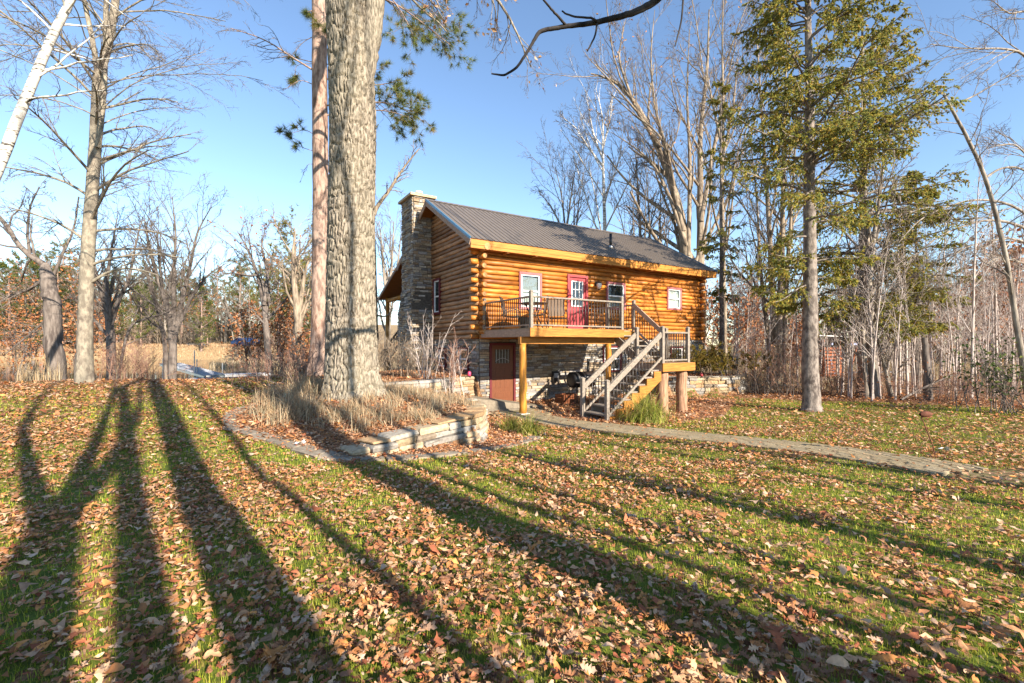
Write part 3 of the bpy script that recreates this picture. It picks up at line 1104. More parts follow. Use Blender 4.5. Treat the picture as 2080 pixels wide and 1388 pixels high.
    lf.box(gx0, gx1, -.053, -.046, .20, .40)
    door = lf.build('walkout_door', M['door_wood'], CABIN, False, (a, 0, c))
    p = MB(); p.box(gx0, gx1, -.028, -.024, gz0, gz1); p.build('pane', M['glass'], door)
    p = MB(); p.box(gx0, gx1, -.008, -.004, gz0, gz1); p.build('pane_backing', M['dim'], door)
    gr = MB()
    for i in range(5):
        x = gx0 + (gx1 - gx0) * (i + .5) / 5; gr.box(x - .006, x + .006, -.042, -.030, gz0, gz1)
    pts = [(gx0 + .02 + (gx1 - gx0 - .04) * t, -.044, gz0 + .07 + .11 * math.sin(PI * t)) for t in np.linspace(0, 1, 9)]
    gr.tube(pts, .009, 5)
    gr.build('grille', M['steel'], door)
    k = MB(); k.tube([(x1 - .055, -.045, .98), (x1 - .055, -.10, .98)], [.02, .028], 10); k.tube([(x1 - .055, -.045, 1.1), (x1 - .055, -.07, 1.1)], .022, 10); k.build('door_knob', M['bronze'], door, True)
    # wall lantern right of the deck door
    lm = MB()
    X, Z = 5.32, 4.02
    lm.box(X - .05, X + .05, -.11, -.06, Z - .09, Z + .09)
    lm.tube([(X, -.11, Z + .05), (X, -.2, Z + .12), (X, -.27, Z + .06)], .012, 6)
    lm.tube([(X, -.27, Z + .10), (X, -.27, Z + .07), (X, -.27, Z + .01)], [.012, .05, .115], 10)
    lm.tube([(X, -.27, Z - .22), (X, -.27, Z - .25), (X, -.27, Z - .27)], [.05, .035, .012], 10)
    lamp = lm.build('wall_lantern', M['bronze'], CABIN)
    g = MB(); g.tube([(X, -.27, Z + .008), (X, -.27, Z - .06), (X, -.27, Z - .15), (X, -.27, Z - .218)], [.095, .105, .09, .05], 12); g.build('lamp_glass', M['lampglass'], lamp, True)
    # vent pipe on the roof
    uv, vv = 6.95, -.75
    zv = ze + PITCH * (ve - vv)
    v = MB(); v.tube([(uv, -vv, zv - .05), (uv, -vv, zv + .62)], .06, 12); vp = v.build('vent_pipe', M['black'], CABIN, True)
    v = MB(); v.tube([(uv, -vv, zv - .03), (uv, -vv, zv + .10)], [.12, .068], 12); v.build('flashing', M['steel'], vp, True)
    # outlet box and downspout details on the basement wall
    e = MB(); e.box(2.02, 2.12, -.10, -.02, .07, .2); e.build('outlet_box', M['steel'], CABIN)
    # rear porch posts and stair rail behind the chimney
    for v in (-9.9,):
        q = MB(); q.tube([(-.2, -v, .2), (-.2, -v, 4.0)], .10, 10); q.build('porch_post', M['post_log'], CABIN, True)
    q = MB(); q.tube([(-.2, HD + .3, 3.85), (-.2, 9.95, 3.85)], .11, 10); q.build('porch_beam', M['post_log'], CABIN, True)
    pr = MB()
    pr.box(0, HL, HD + .03, 9.9, 1.78, 1.9)
    pr.bar((-.35, HD + .4, 2.35), (-.35, 10.9, .95), .09, .05); pr.bar((-.35, HD + .4, 2.15), (-.35, 10.9, .75), .05, .05); pr.bar((-.35, HD + .4, 1.6), (-.35, 10.9, .2), .05, .20)
    for t in np.linspace(.05, .95, 14):
        yy = HD + .4 + (10.5 - HD) * t
        zz = 2.35 - 1.4 * t
        pr.bar((-.35, yy, zz - .72), (-.35, yy, zz), .03, .03, (0, 1, 0))
    pr.build('porch_stair_rail', M['black'], CABIN)


build_cabin()

# ------------------------------------------------------------------ deck and stairs (cabin local axes)
def post(mb, x, y, z0, z1, w=.09):
    mb.box(x - w / 2, x + w / 2, y - w / 2, y + w / 2, z0, z1)
    c = w / 2 + .008
    mb.box(x - c, x + c, y - c, y + c, z1 + .001, z1 + .022)
    V = [(x - c, y - c, z1 + .022), (x + c, y - c, z1 + .022), (x + c, y + c, z1 + .022), (x - c, y + c, z1 + .022), (x, y, z1 + .055)]
    mb.add(V, None, [(0, 1, 4), (1, 2, 4), (2, 3, 4), (3, 0, 4)])


def rail_run(parent, a, b, top, bot, n, wood, metal, wide=.085, hgt=.045, side=.05):
    """sloped or level railing between points a and b (x,y,z of the walking surface)"""
    a, b = np.array(a, float), np.array(b, float)
    t = MB(); t.bar(a + (0, 0, top), b + (0, 0, top), wide, hgt); rt = t.build('handrail', wood, parent)
    t = MB(); t.bar(a + (0, 0, bot), b + (0, 0, bot), side, .04); t.build('bottom_rail', wood, parent)
    L = top - hgt / 2 - bot - .02
    key = ('bal', round(L, 3))
    if key not in SHARED:
        m = MB(); m.tube([(0, 0, 0), (0, 0, L)], .0135, 6); SHARED[key] = m.mesh('baluster', metal, True)
    for i in range(n):
        q = a + (b - a) * (i + .5) / n
        inst('baluster', SHARED[key], rt, (q[0], q[1], q[2] + bot + .02))


SHARED = {}
DZ = 2.06


def build_deck():
    D = thing('deck', (CX, CY, 0), 'raised wooden deck with black balusters along the upper floor of the cabin', 'deck', rz=TH)
    bm = [.14]
    boards = MB(); boards.box(0, 3.72, -.067, .067, -.028, 0); me = boards.mesh('deck_board', M['deck_wood'])
    boards = MB(); boards.box(0, 1.20, -.067, .067, -.028, 0); me2 = boards.mesh('deck_board', M['deck_wood'])
    y = -3.0
    rg = np.random.default_rng(3)
    while y < -.12:
        inst('deck_board', me, D, (.06, y, DZ + rg.normal(0, .001)))
        if y > -2.5: inst('deck_board', me2, D, (3.79, y, DZ + rg.normal(0, .001)))
        y += .142
    m = MB(); m.box(.03, 3.80, -3.10, -3.06, DZ - .255, DZ - .002); m.build('front_rim_board', M['gold_wood'], D)
    m = MB(); m.box(.03, .07, -3.058, -.10, DZ - .255, DZ - .03); m.build('side_rim_board', M['rake'], D)  # golden rim wood, given the greyed colour to look shaded
    m = MB(); m.box(3.76, 3.80, -3.058, -2.56, DZ - .255, DZ - .03); m.box(3.802, 4.98, -2.56, -2.52, DZ - .255, DZ - .03); m.box(4.94, 4.98, -2.518, -.10, DZ - .255, DZ - .03)
    m.build('rim_board', M['gold_wood'], D)
    for x in np.arange(.45, 4.9, .41):
        j = MB(); yy = -3.05 if x < 3.7 else -2.5
        j.box(x, x + .04, yy, -.10, DZ - .25, DZ - .03); j.build('joist', M['grey_wood'], D)
    b = MB(); b.box(-.05, 3.76, -2.70, -2.56, DZ - .47, DZ - .257); b.build('beam', M['gold_wood'], D)
    for x, r in ((.08, .108), (3.55, .10)):
        g = float(H(*hw(x, 2.63, 0)[:2]))
        zs = np.linspace(g + .05, DZ - .475, 12)
        p = MB(); p.tube([(x + .012 * math.sin(i * 1.7), -2.63 + .01 * math.cos(i * 2.3), z) for i, z in enumerate(zs)], [r * (1.08 - .012 * i + (.12 if i in (4, 8) else 0)) for i in range(12)], 14)
        po = p.build('log_post', M['post_log'], D, True)
        p = MB(); p.box(x - .15, x + .15, -2.78, -2.48, g - .1, g + .06); p.build('footing', M['concrete'], po)
    for x, y in ((.09, -3.05), (3.74, -3.05), (4.93, -2.47), (4.93, -1.15), (.09, -.22)):
        p = MB(); post(p, x, y, DZ - .0, DZ + 1.05); p.build('rail_post', M['grey_wood'], D)
    rail_run(D, (.14, -3.05, DZ), (3.69, -3.05, DZ), .91, .085, 29, M['grey_wood'], M['bronze'])
    rail_run(D, (.09, -3.0, DZ), (.09, -.27, DZ), .91, .085, 24, M['rake'], M['bronze'])
    rail_run(D, (4.93, -2.42, DZ), (4.93, -1.20, DZ), .91, .085, 10, M['grey_wood'], M['bronze'])
    rail_run(D, (4.93, -1.10, DZ), (4.93, -.15, DZ), .91, .085, 8, M['grey_wood'], M['bronze'])


LZ = 1.02


def build_stairs():
    T = thing('staircase', (CX, CY, 0), 'weathered wooden staircase with landing descending from the deck to the path', 'stairs', rz=TH)
    # upper flight
    n = 6
    rise = (DZ - LZ) / n
    for i in range(1, n):
        y = -2.56 - (i - .5) * .265
        z = DZ - rise * i
        m = MB(); m.box(3.88, 4.83, y - .132, y + .13, z - .038, z); m.build('tread', M['grey_wood'], T)
    for x in (3.85, 4.85):
        m = MB(); m.bar((x, -2.57, DZ - .22), (x, -3.92, LZ - .12), .045, .24); m.build('stringer', M['grey_wood'], T)
    m = MB(); m.bar((4.86, -2.53, DZ + .90), (4.86, -3.88, LZ + .88), .05, .15); rt = m.build('handrail', M['rake'], T)
    m = MB(); m.bar((4.86, -2.53, DZ + .10), (4.86, -3.88, LZ + .10), .045, .07); m.build('bottom_rail', M['rake'], T)
    for i in range(12):
        f = (i + .7) / 12.6
        b = MB(); b.tube([(0, 0, 0), (0, 0, .72)], .0135, 6)
        if i == 0: bme = b.mesh('baluster', M['bronze'], True)
        inst('baluster', bme, rt, (4.86, -2.53 - 1.35 * f, DZ + .13 - (DZ - LZ) * f))
    # landing
    lb = MB(); lb.box(3.47, 4.90, -.066, .066, -.03, 0); lme = lb.mesh('landing_board', M['deck_wood'])
    y = -4.88
    while y < -3.9:
        inst('landing_board', lme, T, (0, y, LZ)); y += .14
    m = MB(); m.box(3.44, 4.93, -4.995, -4.955, LZ - .25, LZ - .004); m.build('front_rim_board', M['gold_wood'], T)
    m = MB(); m.box(3.44, 3.48, -4.953, -3.88, LZ - .25, LZ - .034); m.box(4.90, 4.94, -4.953, -3.88, LZ - .25, LZ - .034); m.box(3.482, 4.898, -3.92, -3.88, LZ - .25, LZ - .034)
    m.build('rim_board', M['rake'], T)
    for x, y in ((3.74, -4.72), (4.60, -4.74), (3.74, -4.05)):
        g = float(H(*hw(x, -y, 0)[:2]))
        zs = np.linspace(g - .1, LZ - .252, 9)
        p = MB(); p.tube([(x + .015 * math.sin(i * 2.1), y + .012 * math.cos(i * 1.3), z) for i, z in enumerate(zs)], [.165 * (1.06 - .012 * i + .04 * math.sin(i * 2.7)) for i in range(9)], 16)
        p.build('log_pillar', M['cedar'], T, True)
    for x, y in ((3.50, -4.92), (4.66, -4.92), (3.50, -3.93), (4.87, -3.93)):
        p = MB(); post(p, x, y, LZ - .0, LZ + 1.05, .095); p.build('newel_post', M['grey_wood'], T)
    rail_run(T, (3.56, -4.92, LZ), (4.61, -4.92, LZ), .91, .085, 10, M['grey_wood'], M['bronze'])
    rail_run(T, (4.70, -4.90, LZ), (4.87, -3.98, LZ), .91, .085, 8, M['grey_wood'], M['bronze'])
    # lower flight, along the front
    g = -.54
    n = 8
    rise = (LZ - g) / n
    run = 2.12 / (n - 1)
    for i in range(1, n):
        x = 3.44 - (i - .5) * run
        z = LZ - rise * i
        m = MB(); m.box(x - run / 2 - .02, x + run / 2 - .006, -4.86, -3.98, z - .04, z); m.build('tread', M['grey_wood'], T)
    # sawtooth stringers
    for y0, mat in ((-4.93, 'gold_wood'), (-3.95, 'grey_wood')):
        pts = []
        for i in range(n):
            x = 3.44 - i * run
            pts.append((x, LZ - rise * (i + 1) - .042 + (0 if i else 0)))
            if i < n - 1: pts.append((x - run, LZ - rise * (i + 1) - .042))
        low = [(p[0], p[1]) for p in pts]
        V, Q = [], []
        for k in range(n - 1):
            xa, xb = 3.44 - k * run, 3.44 - (k + 1) * run
            zt = LZ - rise * (k + 1) - .042
            za = LZ - rise * k - .50
            zb = LZ - rise * (k + 1) - .50
            c = len(V)
            for yy in (y0, y0 + .045):
                V += [(xa, yy, zt), (xb, yy, zt), (xb, yy, max(zb, g)), (xa, yy, max(za, g))]
            Q += [tuple(c + q for q in f) for f in ((0, 1, 2, 3), (7, 6, 5, 4), (0, 4, 5, 1), (2, 6, 7, 3), (1, 5, 6, 2), (0, 3, 7, 4))]
        m = MB(); m.add(V, Q); m.build('stringer', M[mat], T)
    xe = 1.28
    for y in (-4.92, -3.93):
        p = MB(); post(p, xe, y, g - .12, g + 1.12, .10); p.build('newel_post', M['grey_wood'], T)
        z0, z1 = g + .90, LZ + .86
        m = MB(); m.bar((xe + .05, y, z0), (3.452, y, z1), .045, .15); rt = m.build('handrail', M['grey_wood'], T)
        m = MB(); m.bar((xe + .05, y, g + .20), (3.452, y, LZ + .16), .05, .06); m.build('bottom_rail', M['grey_wood'], T)
        b = MB(); b.tube([(0, 0, 0), (0, 0, .62)], .0135, 6); bme = b.mesh('baluster', M['bronze'], True)
        for i in range(17):
            f = (i + .6) / 17.2
            inst('baluster', bme, rt, (xe + .05 + 2.12 * f, y, g + .24 + (LZ - .04 - g) * f))
    m = MB(); m.box(xe - .02, xe + .25, -4.87, -3.98, g + .015, g + .055); m.build('tread', M['grey_wood'], T)


build_deck()
build_stairs()


# ------------------------------------------------------------------ deck furniture
def sling_chair(name, u, v, rz, label, sling, high=0.0):
    p = hw(u, v, DZ)
    c = thing(name, p, label, 'chair', 'sling chairs on the deck', TH + rz)
    f = MB()
    s = .43 + high
    for sx in (-.27, .27):
        f.tube([(sx, .30, 0), (sx, .26, s * .5), (sx, .22, s), (sx, .20, s + .2), (sx, .08, s + .23), (sx, -.12, s + .21), (sx, -.24, s + .12), (sx, -.28, s)], .014, 6)
        f.tube([(sx, -.36, 0), (sx, -.28, s * .5), (sx, -.22, s), (sx, -.27, s + .25), (sx, -.36, s + .62)], .014, 6)
        f.tube([(sx, .26, s), (sx, .0, s - .03), (sx, -.22, s)], .014, 6)
    for y, z in ((.24, s - .02), (-.2, s - .02), (-.36, s + .62), (.28, .12)):
        f.tube([(-.27, y, z), (.27, y, z)], .011, 6)
    f.build('frame', M['bronze'], c, True)
    for nm, pts in (('seat', [(.25, s + .012), (.1, s - .02), (-.08, s - .025), (-.2, s + .01)]), ('backrest', [(-.225, s + .05), (-.26, s + .25), (-.31, s + .45), (-.355, s + .61)])):
        m = MB()
        V = []
        for y, z in pts:
            for dx in (-.255, .255):
                V += [(dx, y, z)]
        V2 = [(x, y - (.0 if nm == 'seat' else .012), z - (.012 if nm == 'seat' else 0)) for x, y, z in V]
        n = len(V)
        Q = [(2 * i, 2 * i + 1, 2 * i + 3, 2 * i + 2) for i in range(3)] + [(n + 2 * i + 2, n + 2 * i + 3, n + 2 * i + 1, n + 2 * i) for i in range(3)]
        m.add(V + V2, Q); m.build(nm, sling, c, True)
    return c


sling_chair('patio_chair', 2.40, 1.35, -.9, 'tan sling chair with curved bronze arms beside the red deck door', M['sling'])
sling_chair('patio_chair', 1.75, 1.05, .8, 'brown sling chair below the wide deck window by the table', M['brown_sling'], .12)
sling_chair('patio_chair', .50, 1.35, -2.3, 'dark sling chair near the left corner of the deck', M['brown_sling'])


def deck_table():
    t = thing('patio_table', hw(1.15, 1.65, DZ), 'round bar height patio table with bronze legs on the deck', 'table', rz=TH)
    m = MB(); m.tube([(0, 0, .84), (0, 0, .865), (0, 0, .87)], [.47, .48, .46], 22); m.build('tabletop', M['bronze'], t)
    for k in range(4):
        a = k * PI / 2 + .5
        c, s = math.cos(a), math.sin(a)
        m = MB(); m.tube([(.36 * c, .36 * s, 0), (.2 * c, .2 * s, .3), (.14 * c, .14 * s, .5), (.3 * c, .3 * s, .84)], .02, 7); m.build('leg', M['bronze'], t, True)
    m = MB(); m.tube([(.16 * math.cos(a), .16 * math.sin(a), .45) for a in np.linspace(0, 2 * PI, 14)], .01, 5); m.build('ring', M['bronze'], t, True)
    p = thing('planter', hw(.32, 2.35, DZ), 'small dark tapered planter in the left corner of the deck', 'planter', rz=TH)
    m = MB(); m.tube([(0, 0, 0), (0, 0, .3), (0, 0, .34)], [.12, .17, .18], 12, cap=False); m.build('pot', M['black'], p)
    m = MB(); m.tube([(0, 0, .29), (0, 0, .30)], [.16, .16], 12); m.build('soil', M['stone_back'], p)


deck_table()


def smoker():
    g = float(H(*hw(3.7, 1.2, 0)[:2]))
    t = thing('barrel_smoker', np.r_[hw(3.55, 1.25, 0)[:2], g], 'black barrel smoker with chimney pipe under the deck against the stone wall', 'grill', rz=TH)
    m = MB(); m.tube([(-.5, 0, .82), (-.47, 0, .82), (.47, 0, .82), (.5, 0, .82)], [.2, .29, .29, .2], 18); m.build('barrel', M['black'], t, True)
    for sx in (-.4, .4):
        for sy in (-.2, .2):
            m = MB(); m.tube([(sx, sy * 1.2, 0), (sx, sy, .65)], .02, 6); m.build('leg', M['black'], t)
    m = MB(); m.tube([(.36, .05, 1.05), (.36, .05, 1.55), (.36, .05, 1.56)], [.045, .045, .06], 10); m.build('chimney_pipe', M['black'], t)
    m = MB(); m.box(-.5, .5, -.48, -.30, .74, .765); m.build('front_shelf', M['steel'], t)
    m = MB(); m.tube([(-.32, -.30, .92), (-.32, -.36, .93), (.32, -.36, .93), (.32, -.30, .92)], .014, 6); m.build('handle', M['steel'], t, True)
    c = thing('wooden_crate', np.r_[hw(2.75, 1.35, 0)[:2], float(H(*hw(2.75, 1.35, 0)[:2]))], 'brown slatted wooden crate on the leaves under the deck', 'crate', rz=TH + .1)
    sl = MB(); sl.box(-.32, .32, -.008, .008, -.05, .05); sme = sl.mesh('slat', M['door_wood'])
    s2 = MB(); s2.box(-.008, .008, -.2, .2, -.05, .05); sm2 = s2.mesh('slat', M['door_wood'])
    for k in range(3):
        for y in (-.21, .21): inst('slat', sme, c, (0, y, .07 + .115 * k))
        for x in (-.31, .31): inst('slat', sm2, c, (x, 0, .07 + .115 * k))
    b = MB(); b.box(-.3, .3, -.2, .2, .01, .03); b.build('bottom', M['door_wood'], c)
    mt = thing('utility_meter', hw(3.2, .05, .35), 'grey utility box with black dial on the stone wall under the deck', 'meter', rz=TH)
    b = MB(); b.box(-.13, .13, -.15, -.035, -.2, .2); b.build('housing', M['black'], mt)
    b = MB(); b.box(-.10, .10, -.158, -.152, -.05, .12); b.build('label_plate', M['steel'], mt)


smoker()


# ------------------------------------------------------------------ dry laid walls and edging
def dry_wall(name, poly, top, bottom, label, seed, depth=.34, ch=(.08, .13), cl=(.25, .72), lean=.12):
    """stacked flat stones along a polyline; top and bottom give z along the run; stones face right of travel"""
    rg = np.random.default_rng(seed)
    P = smooth_line(np.array(poly, float), 4)
    L = arclen(P)[-1]
    zb_min = min(bottom(s) for s in np.linspace(0, L, 20))
    base = along(P, np.array([L / 2]))[0]
    T = thing(name, (base[0], base[1], 0), label, 'stone wall')
    z = zb_min - .05
    course = 0
    zt_max = max(top(s) for s in np.linspace(0, L, 20))
    pal = np.array([(.40, .30, .18), (.33, .31, .28), (.44, .34, .22), (.30, .27, .23), (.43, .28, .15), (.42, .37, .30), (.28, .22, .16)])
    while z < zt_max - .03:
        h = rg.uniform(*ch)
        s = -rg.uniform(0, .3)
        while s < L:
            l = rg.uniform(*cl)
            s0, s1 = max(s, 0), min(s + l, L)
            s += l
            if s1 - s0 < .1: continue
            sm = (s0 + s1) / 2
            tp, bt = top(sm), bottom(sm)
            if z + h < bt - .02 or z > tp - .035: continue
            hh = min(h, tp - z) if tp - z < h * 1.4 else h
            hh = max(hh, .05)
            q = along(P, np.array([s0, sm, s1]))
            t = q[2] - q[0]; ll = np.linalg.norm(t); t /= ll
            n = np.array([t[1], -t[0]])
            top_course = z + hh > tp - .05
            d = depth * rg.uniform(.85, 1.1) + (.06 if top_course else 0)
            c = q[1] + n * (.02 + rg.normal(0, .018) - lean * (z - zb_min)) - np.array([base[0], base[1]])
            a = ll / 2 - .008
            V = []
            for zz, ins in ((z + .004, .0), (z + hh * .5, -.012), (z + hh - .006, .004)):
                for sa, sb in ((-1, 1), (1, 1), (1, -1), (-1, -1)):
                    # sb=1 outer face
                    pnt = c + t * sa * (a - ins - abs(rg.normal(0, .012))) + n * ((d * .25 - ins + rg.normal(0, .012)) if sb > 0 else -d * .75)
                    V.append((pnt[0], pnt[1], zz + rg.normal(0, .006)))
            Q = []
            for k in (0, 4):
                for i in range(4):
                    j = (i + 1) % 4
                    Q.append((k + i, k + 4 + i, k + 4 + j, k + j))
            Q += [(8, 11, 10, 9), (0, 1, 2, 3)]
            col = pal[rg.integers(len(pal))] * rg.uniform(.8, 1.15)
            inst('stone', make_mesh('stone', V, Q, None, [M['stone']], False, col), T)
        z += h
    return T


def lerp_fn(xs, ys):
    return lambda s: float(np.interp(s, xs, ys))


def ground_under(poly, off=.35, right=True):
    P = smooth_line(np.array(poly, float), 4)

    def f(s):
        q = along(P, np.array([max(s - .05, 0), s + .05]))
        t = q[1] - q[0]; t /= np.linalg.norm(t) + 1e-9
        n = np.array([t[1], -t[0]]) * (1 if right else -1)
        p = q.mean(0) + n * off
        return float(H(p[0], p[1]))
    return f


BW = [(-2.45, 6.90), (-1.98, 7.42), (-1.28, 8.38), (-.72, 8.93), (-.58, 9.5), (-.68, 10.4), (-.95, 11.6)]
dry_wall('retaining_wall', BW, lerp_fn([0, .7, 2.0, 3.0, 4.5, 5.6], [-.04, .08, .17, .22, .22, .05]), ground_under(BW), 'curved low dry stone wall holding the oak bed beside the path', 41)
dry_wall('retaining_wall', [(-4.4, 12.72), (-3.6, 12.86), (-2.6, 13.55), (-1.75, 14.45), (-1.28, 15.1)], lerp_fn([0, 2, 4.4], [.46, .50, .53]), ground_under([(-4.4, 12.72), (-3.6, 12.86), (-2.6, 13.55), (-1.75, 14.45), (-1.28, 15.1)], .4), 'pale dry stone wall with flat caps left of the brown walkout door', 42)
dry_wall('retaining_wall', RWALL[:-1], lerp_fn([0, 9], [.26, .24]), ground_under(RWALL[:-1], .4), 'stacked stone planter wall behind the stair pillars under the olive bush', 43, ch=(.09, .16), lean=.06)


def edging():
    rg = np.random.default_rng(8)
    T = thing('stone_edging', (-3.5, 8, 0), 'thin flat flagstone edging round the front of the oak bed', 'edging')
    P = smooth_line(np.array([(-5.85, 9.95), (-5.8, 9.3), (-5.2, 8.35), (-4.3, 7.75), (-3.4, 7.25), (-2.6, 6.75), (-1.9, 6.95), (-1.0, 7.5), (-.1, 8.35), (.35, 9.1), (.45, 9.8)]), 4)
    L = arclen(P)[-1]
    s = 0
    while s < L:
        l = rg.uniform(.35, .8)
        q = along(P, np.array([s + .012, s + l - .012]))
        t = q[1] - q[0]; ll = np.linalg.norm(t); t /= ll
        n = np.array([t[1], -t[0]])
        w = rg.uniform(.10, .17)
        V = []
        for dz, ins in ((-.06, 0), (.03, 0), (.042, .012)):
            for a, b in ((0, -1), (1, -1), (1, 1), (0, 1)):
                p = q[0] + t * (a * ll + (ins if a == 0 else -ins)) + n * b * (w - ins + rg.normal(0, .012))
                V.append((p[0] + 3.5, p[1] - 8, float(H(p[0], p[1])) + dz))
        Q = [(0, 1, 5, 4), (1, 2, 6, 5), (2, 3, 7, 6), (3, 0, 4, 7), (4, 5, 9, 8), (5, 6, 10, 9), (6, 7, 11, 10), (7, 4, 8, 11), (8, 9, 10, 11)]
        c = np.array((.30, .25, .19)) * rg.uniform(.75, 1.15)
        inst('flagstone', make_mesh('flagstone', V, np.array(Q)[:, ::-1], None, [M['stone']], False, c), T)
        s += l
    # stepping slabs on the upper terrace and behind the bed
    for (x, y, a, lx, ly, lab) in ((-3.05, 12.35, .5, .75, .34, 'long pale flat slab at the foot of the upper stone wall'), (-1.25, 12.7, 1.1, .8, .3, 'grey slab stepping down from the bed toward the walkout door'), (-.85, 11.2, 1.25, .55, .35, 'flat grey slab capping the back end of the bed wall'), (-4.6, 12.9, .15, .9, .4, 'dark flat walkway slab above the bed')):
        z = float(H(x, y))
        V = []
        k = 7
        rr = 1 + rg.normal(0, .08, k)
        for dz, f in ((-.08, 1), (.05, 1), (.065, .95)):
            for i in range(k):
                t = 2 * PI * i / k
                px, py = lx * .6 * math.cos(t) * rr[i] * f, ly * .6 * math.sin(t) * rr[i] * f
                V.append((px * math.cos(a) - py * math.sin(a), px * math.sin(a) + py * math.cos(a), dz))
        Q = [(m * k + i, m * k + (i + 1) % k, (m + 1) * k + (i + 1) % k, (m + 1) * k + i) for m in (0, 1) for i in range(k)]
        V.append((0, 0, .066))
        Tt = [(2 * k + i, 2 * k + (i + 1) % k, 3 * k) for i in range(k)]
        o = inst('flat_slab', make_mesh('flat_slab', V, Q, Tt, [M['stone']], False, (.40, .37, .32)), None, (x, y, z))
        tag(o, lab, 'stone slab')


edging()


# ------------------------------------------------------------------ small things
def small_things():
    def scrap(x, y, lab, seed):
        rg = np.random.default_rng(seed)
        g = np.linspace(-1, 1, 5)
        V = [(a * .085, b * .06, .02 + .025 * (a * a) + .02 * math.sin(b * 3 + a * 2)) for b in g for a in g]
        V += [(x_, y_, z - .002) for x_, y_, z in V]
        Q = [(j * 5 + i, j * 5 + i + 1, j * 5 + i + 6, j * 5 + i + 5) for j in range(4) for i in range(4)]
        Q += [tuple(q + 25 for q in r[::-1]) for r in Q]
        o = inst('paper_scrap', make_mesh('paper_scrap', V, Q, None, [M['white_paper']], True), None, at(x, y, .04), (.35, .2, rg.uniform(0, 6)))
        tag(o, lab, 'litter')
    p = W(609, 910, 7.25); scrap(p[0], p[1] + .05, 'crumpled white paper on the leaf litter in front of the oak', 1)
    p = W(1921, 912, 7.6); scrap(p[0], p[1], 'crumpled white paper on the lawn right of the rusty garden stake', 2)
    b = at(6.62, 7.1)
    t = thing('garden_stake', b, 'thin rusty iron garden stake leaning beside the path with an oval top', 'garden stake')
    m = MB(); m.tube([(0, 0, -.05), (-.03, .02, .2), (-.12, .03, .45), (-.2, .04, .66)], .008, 6); m.build('rod', M['rust'], t, True)
    m = MB()
    V, Q = tubes(np.array([[(-.22, .04, .70), (-.18, .04, .70), (-.10, .04, .705), (-.02, .04, .70)]]), np.array([[.02, .05, .052, .012]]), 10)
    m.add(V, Q); m.build('oval_top', M['rust'], t, True)
    q = at(-1.42, 14.95)
    for (x, y, z, lab, mt) in ((-1.40, 14.92, .53, 'small pink garden marker on the wall cap beside the walkout door', 'pink'), (7.75, 18.62, .25, 'small red lantern on the planter wall right of the stairs', 'red')):
        t = thing('garden_marker' if mt == 'pink' else 'garden_lantern', (x, y, z), lab, 'garden ornament')
        m = MB(); m.tube([(0, 0, 0), (0, 0, .03), (0, 0, .13), (0, 0, .16)], [.035, .06, .06, .02], 8); m.build('body', M[mt], t, True)
        m = MB(); m.tube([(0, 0, -.04), (0, 0, .0)], [.05, .05], 8); m.build('base', M['black'], t)


small_things()

# ------------------------------------------------------------------ tree growing
def grow(st, di, ln, ra, K, wob, trop, rg, tip=.3):
    st, di = np.asarray(st, float), np.asarray(di, float)
    B = len(st)
    P = np.empty((B, K, 3)); P[:, 0] = st
    d = di / (np.linalg.norm(di, axis=1, keepdims=True) + 1e-9)
    seg = (np.asarray(ln) / (K - 1))[:, None]
    for k in range(1, K):
        d = d + rg.normal(0, wob, (B, 3)) + np.asarray(trop)
        d /= np.linalg.norm(d, axis=1, keepdims=True)
        P[:, k] = P[:, k - 1] + d * seg
    R = np.asarray(ra)[:, None] * np.linspace(1, tip, K)[None]
    return P, R


def sprout(P, R, n, t0, t1, a0, a1, lr, rr, rg, rmin=.003, shrink=.55, flat=0.0):
    """n children on each path: starts, directions, lengths, radii"""
    B, K, _ = P.shape
    t = t0 + (t1 - t0) * (np.arange(n)[None] + rg.uniform(0, 1, (B, n))) / n
    f = t * (K - 1)
    i = np.minimum(f.astype(int), K - 2)
    w = (f - i)[..., None]
    b = np.arange(B)[:, None]
    pos = P[b, i] * (1 - w) + P[b, i + 1] * w
    tan = P[b, i + 1] - P[b, i]
    tan /= np.linalg.norm(tan, axis=2, keepdims=True) + 1e-9
    rnd = rg.normal(0, 1, (B, n, 3))
    rnd[..., 2] *= (1 - flat)
    perp = rnd - (rnd * tan).sum(2, keepdims=True) * tan
    perp /= np.linalg.norm(perp, axis=2, keepdims=True) + 1e-9
    a = rg.uniform(a0, a1, (B, n))[..., None]
    d = np.cos(a) * tan + np.sin(a) * perp
    L = np.linalg.norm(np.diff(P, axis=1), axis=2).sum(1)[:, None]
    ln = L * lr * (1 - shrink * t) * rg.uniform(.65, 1.2, (B, n))
    r = (R[b, i] * (1 - w[..., 0]) + R[b, np.minimum(i + 1, K - 1)] * w[..., 0]) * rr
    r = np.maximum(np.minimum(r, ln * .03 + .002), rmin)
    return pos.reshape(-1, 3), d.reshape(-1, 3), ln.ravel(), r.ravel()


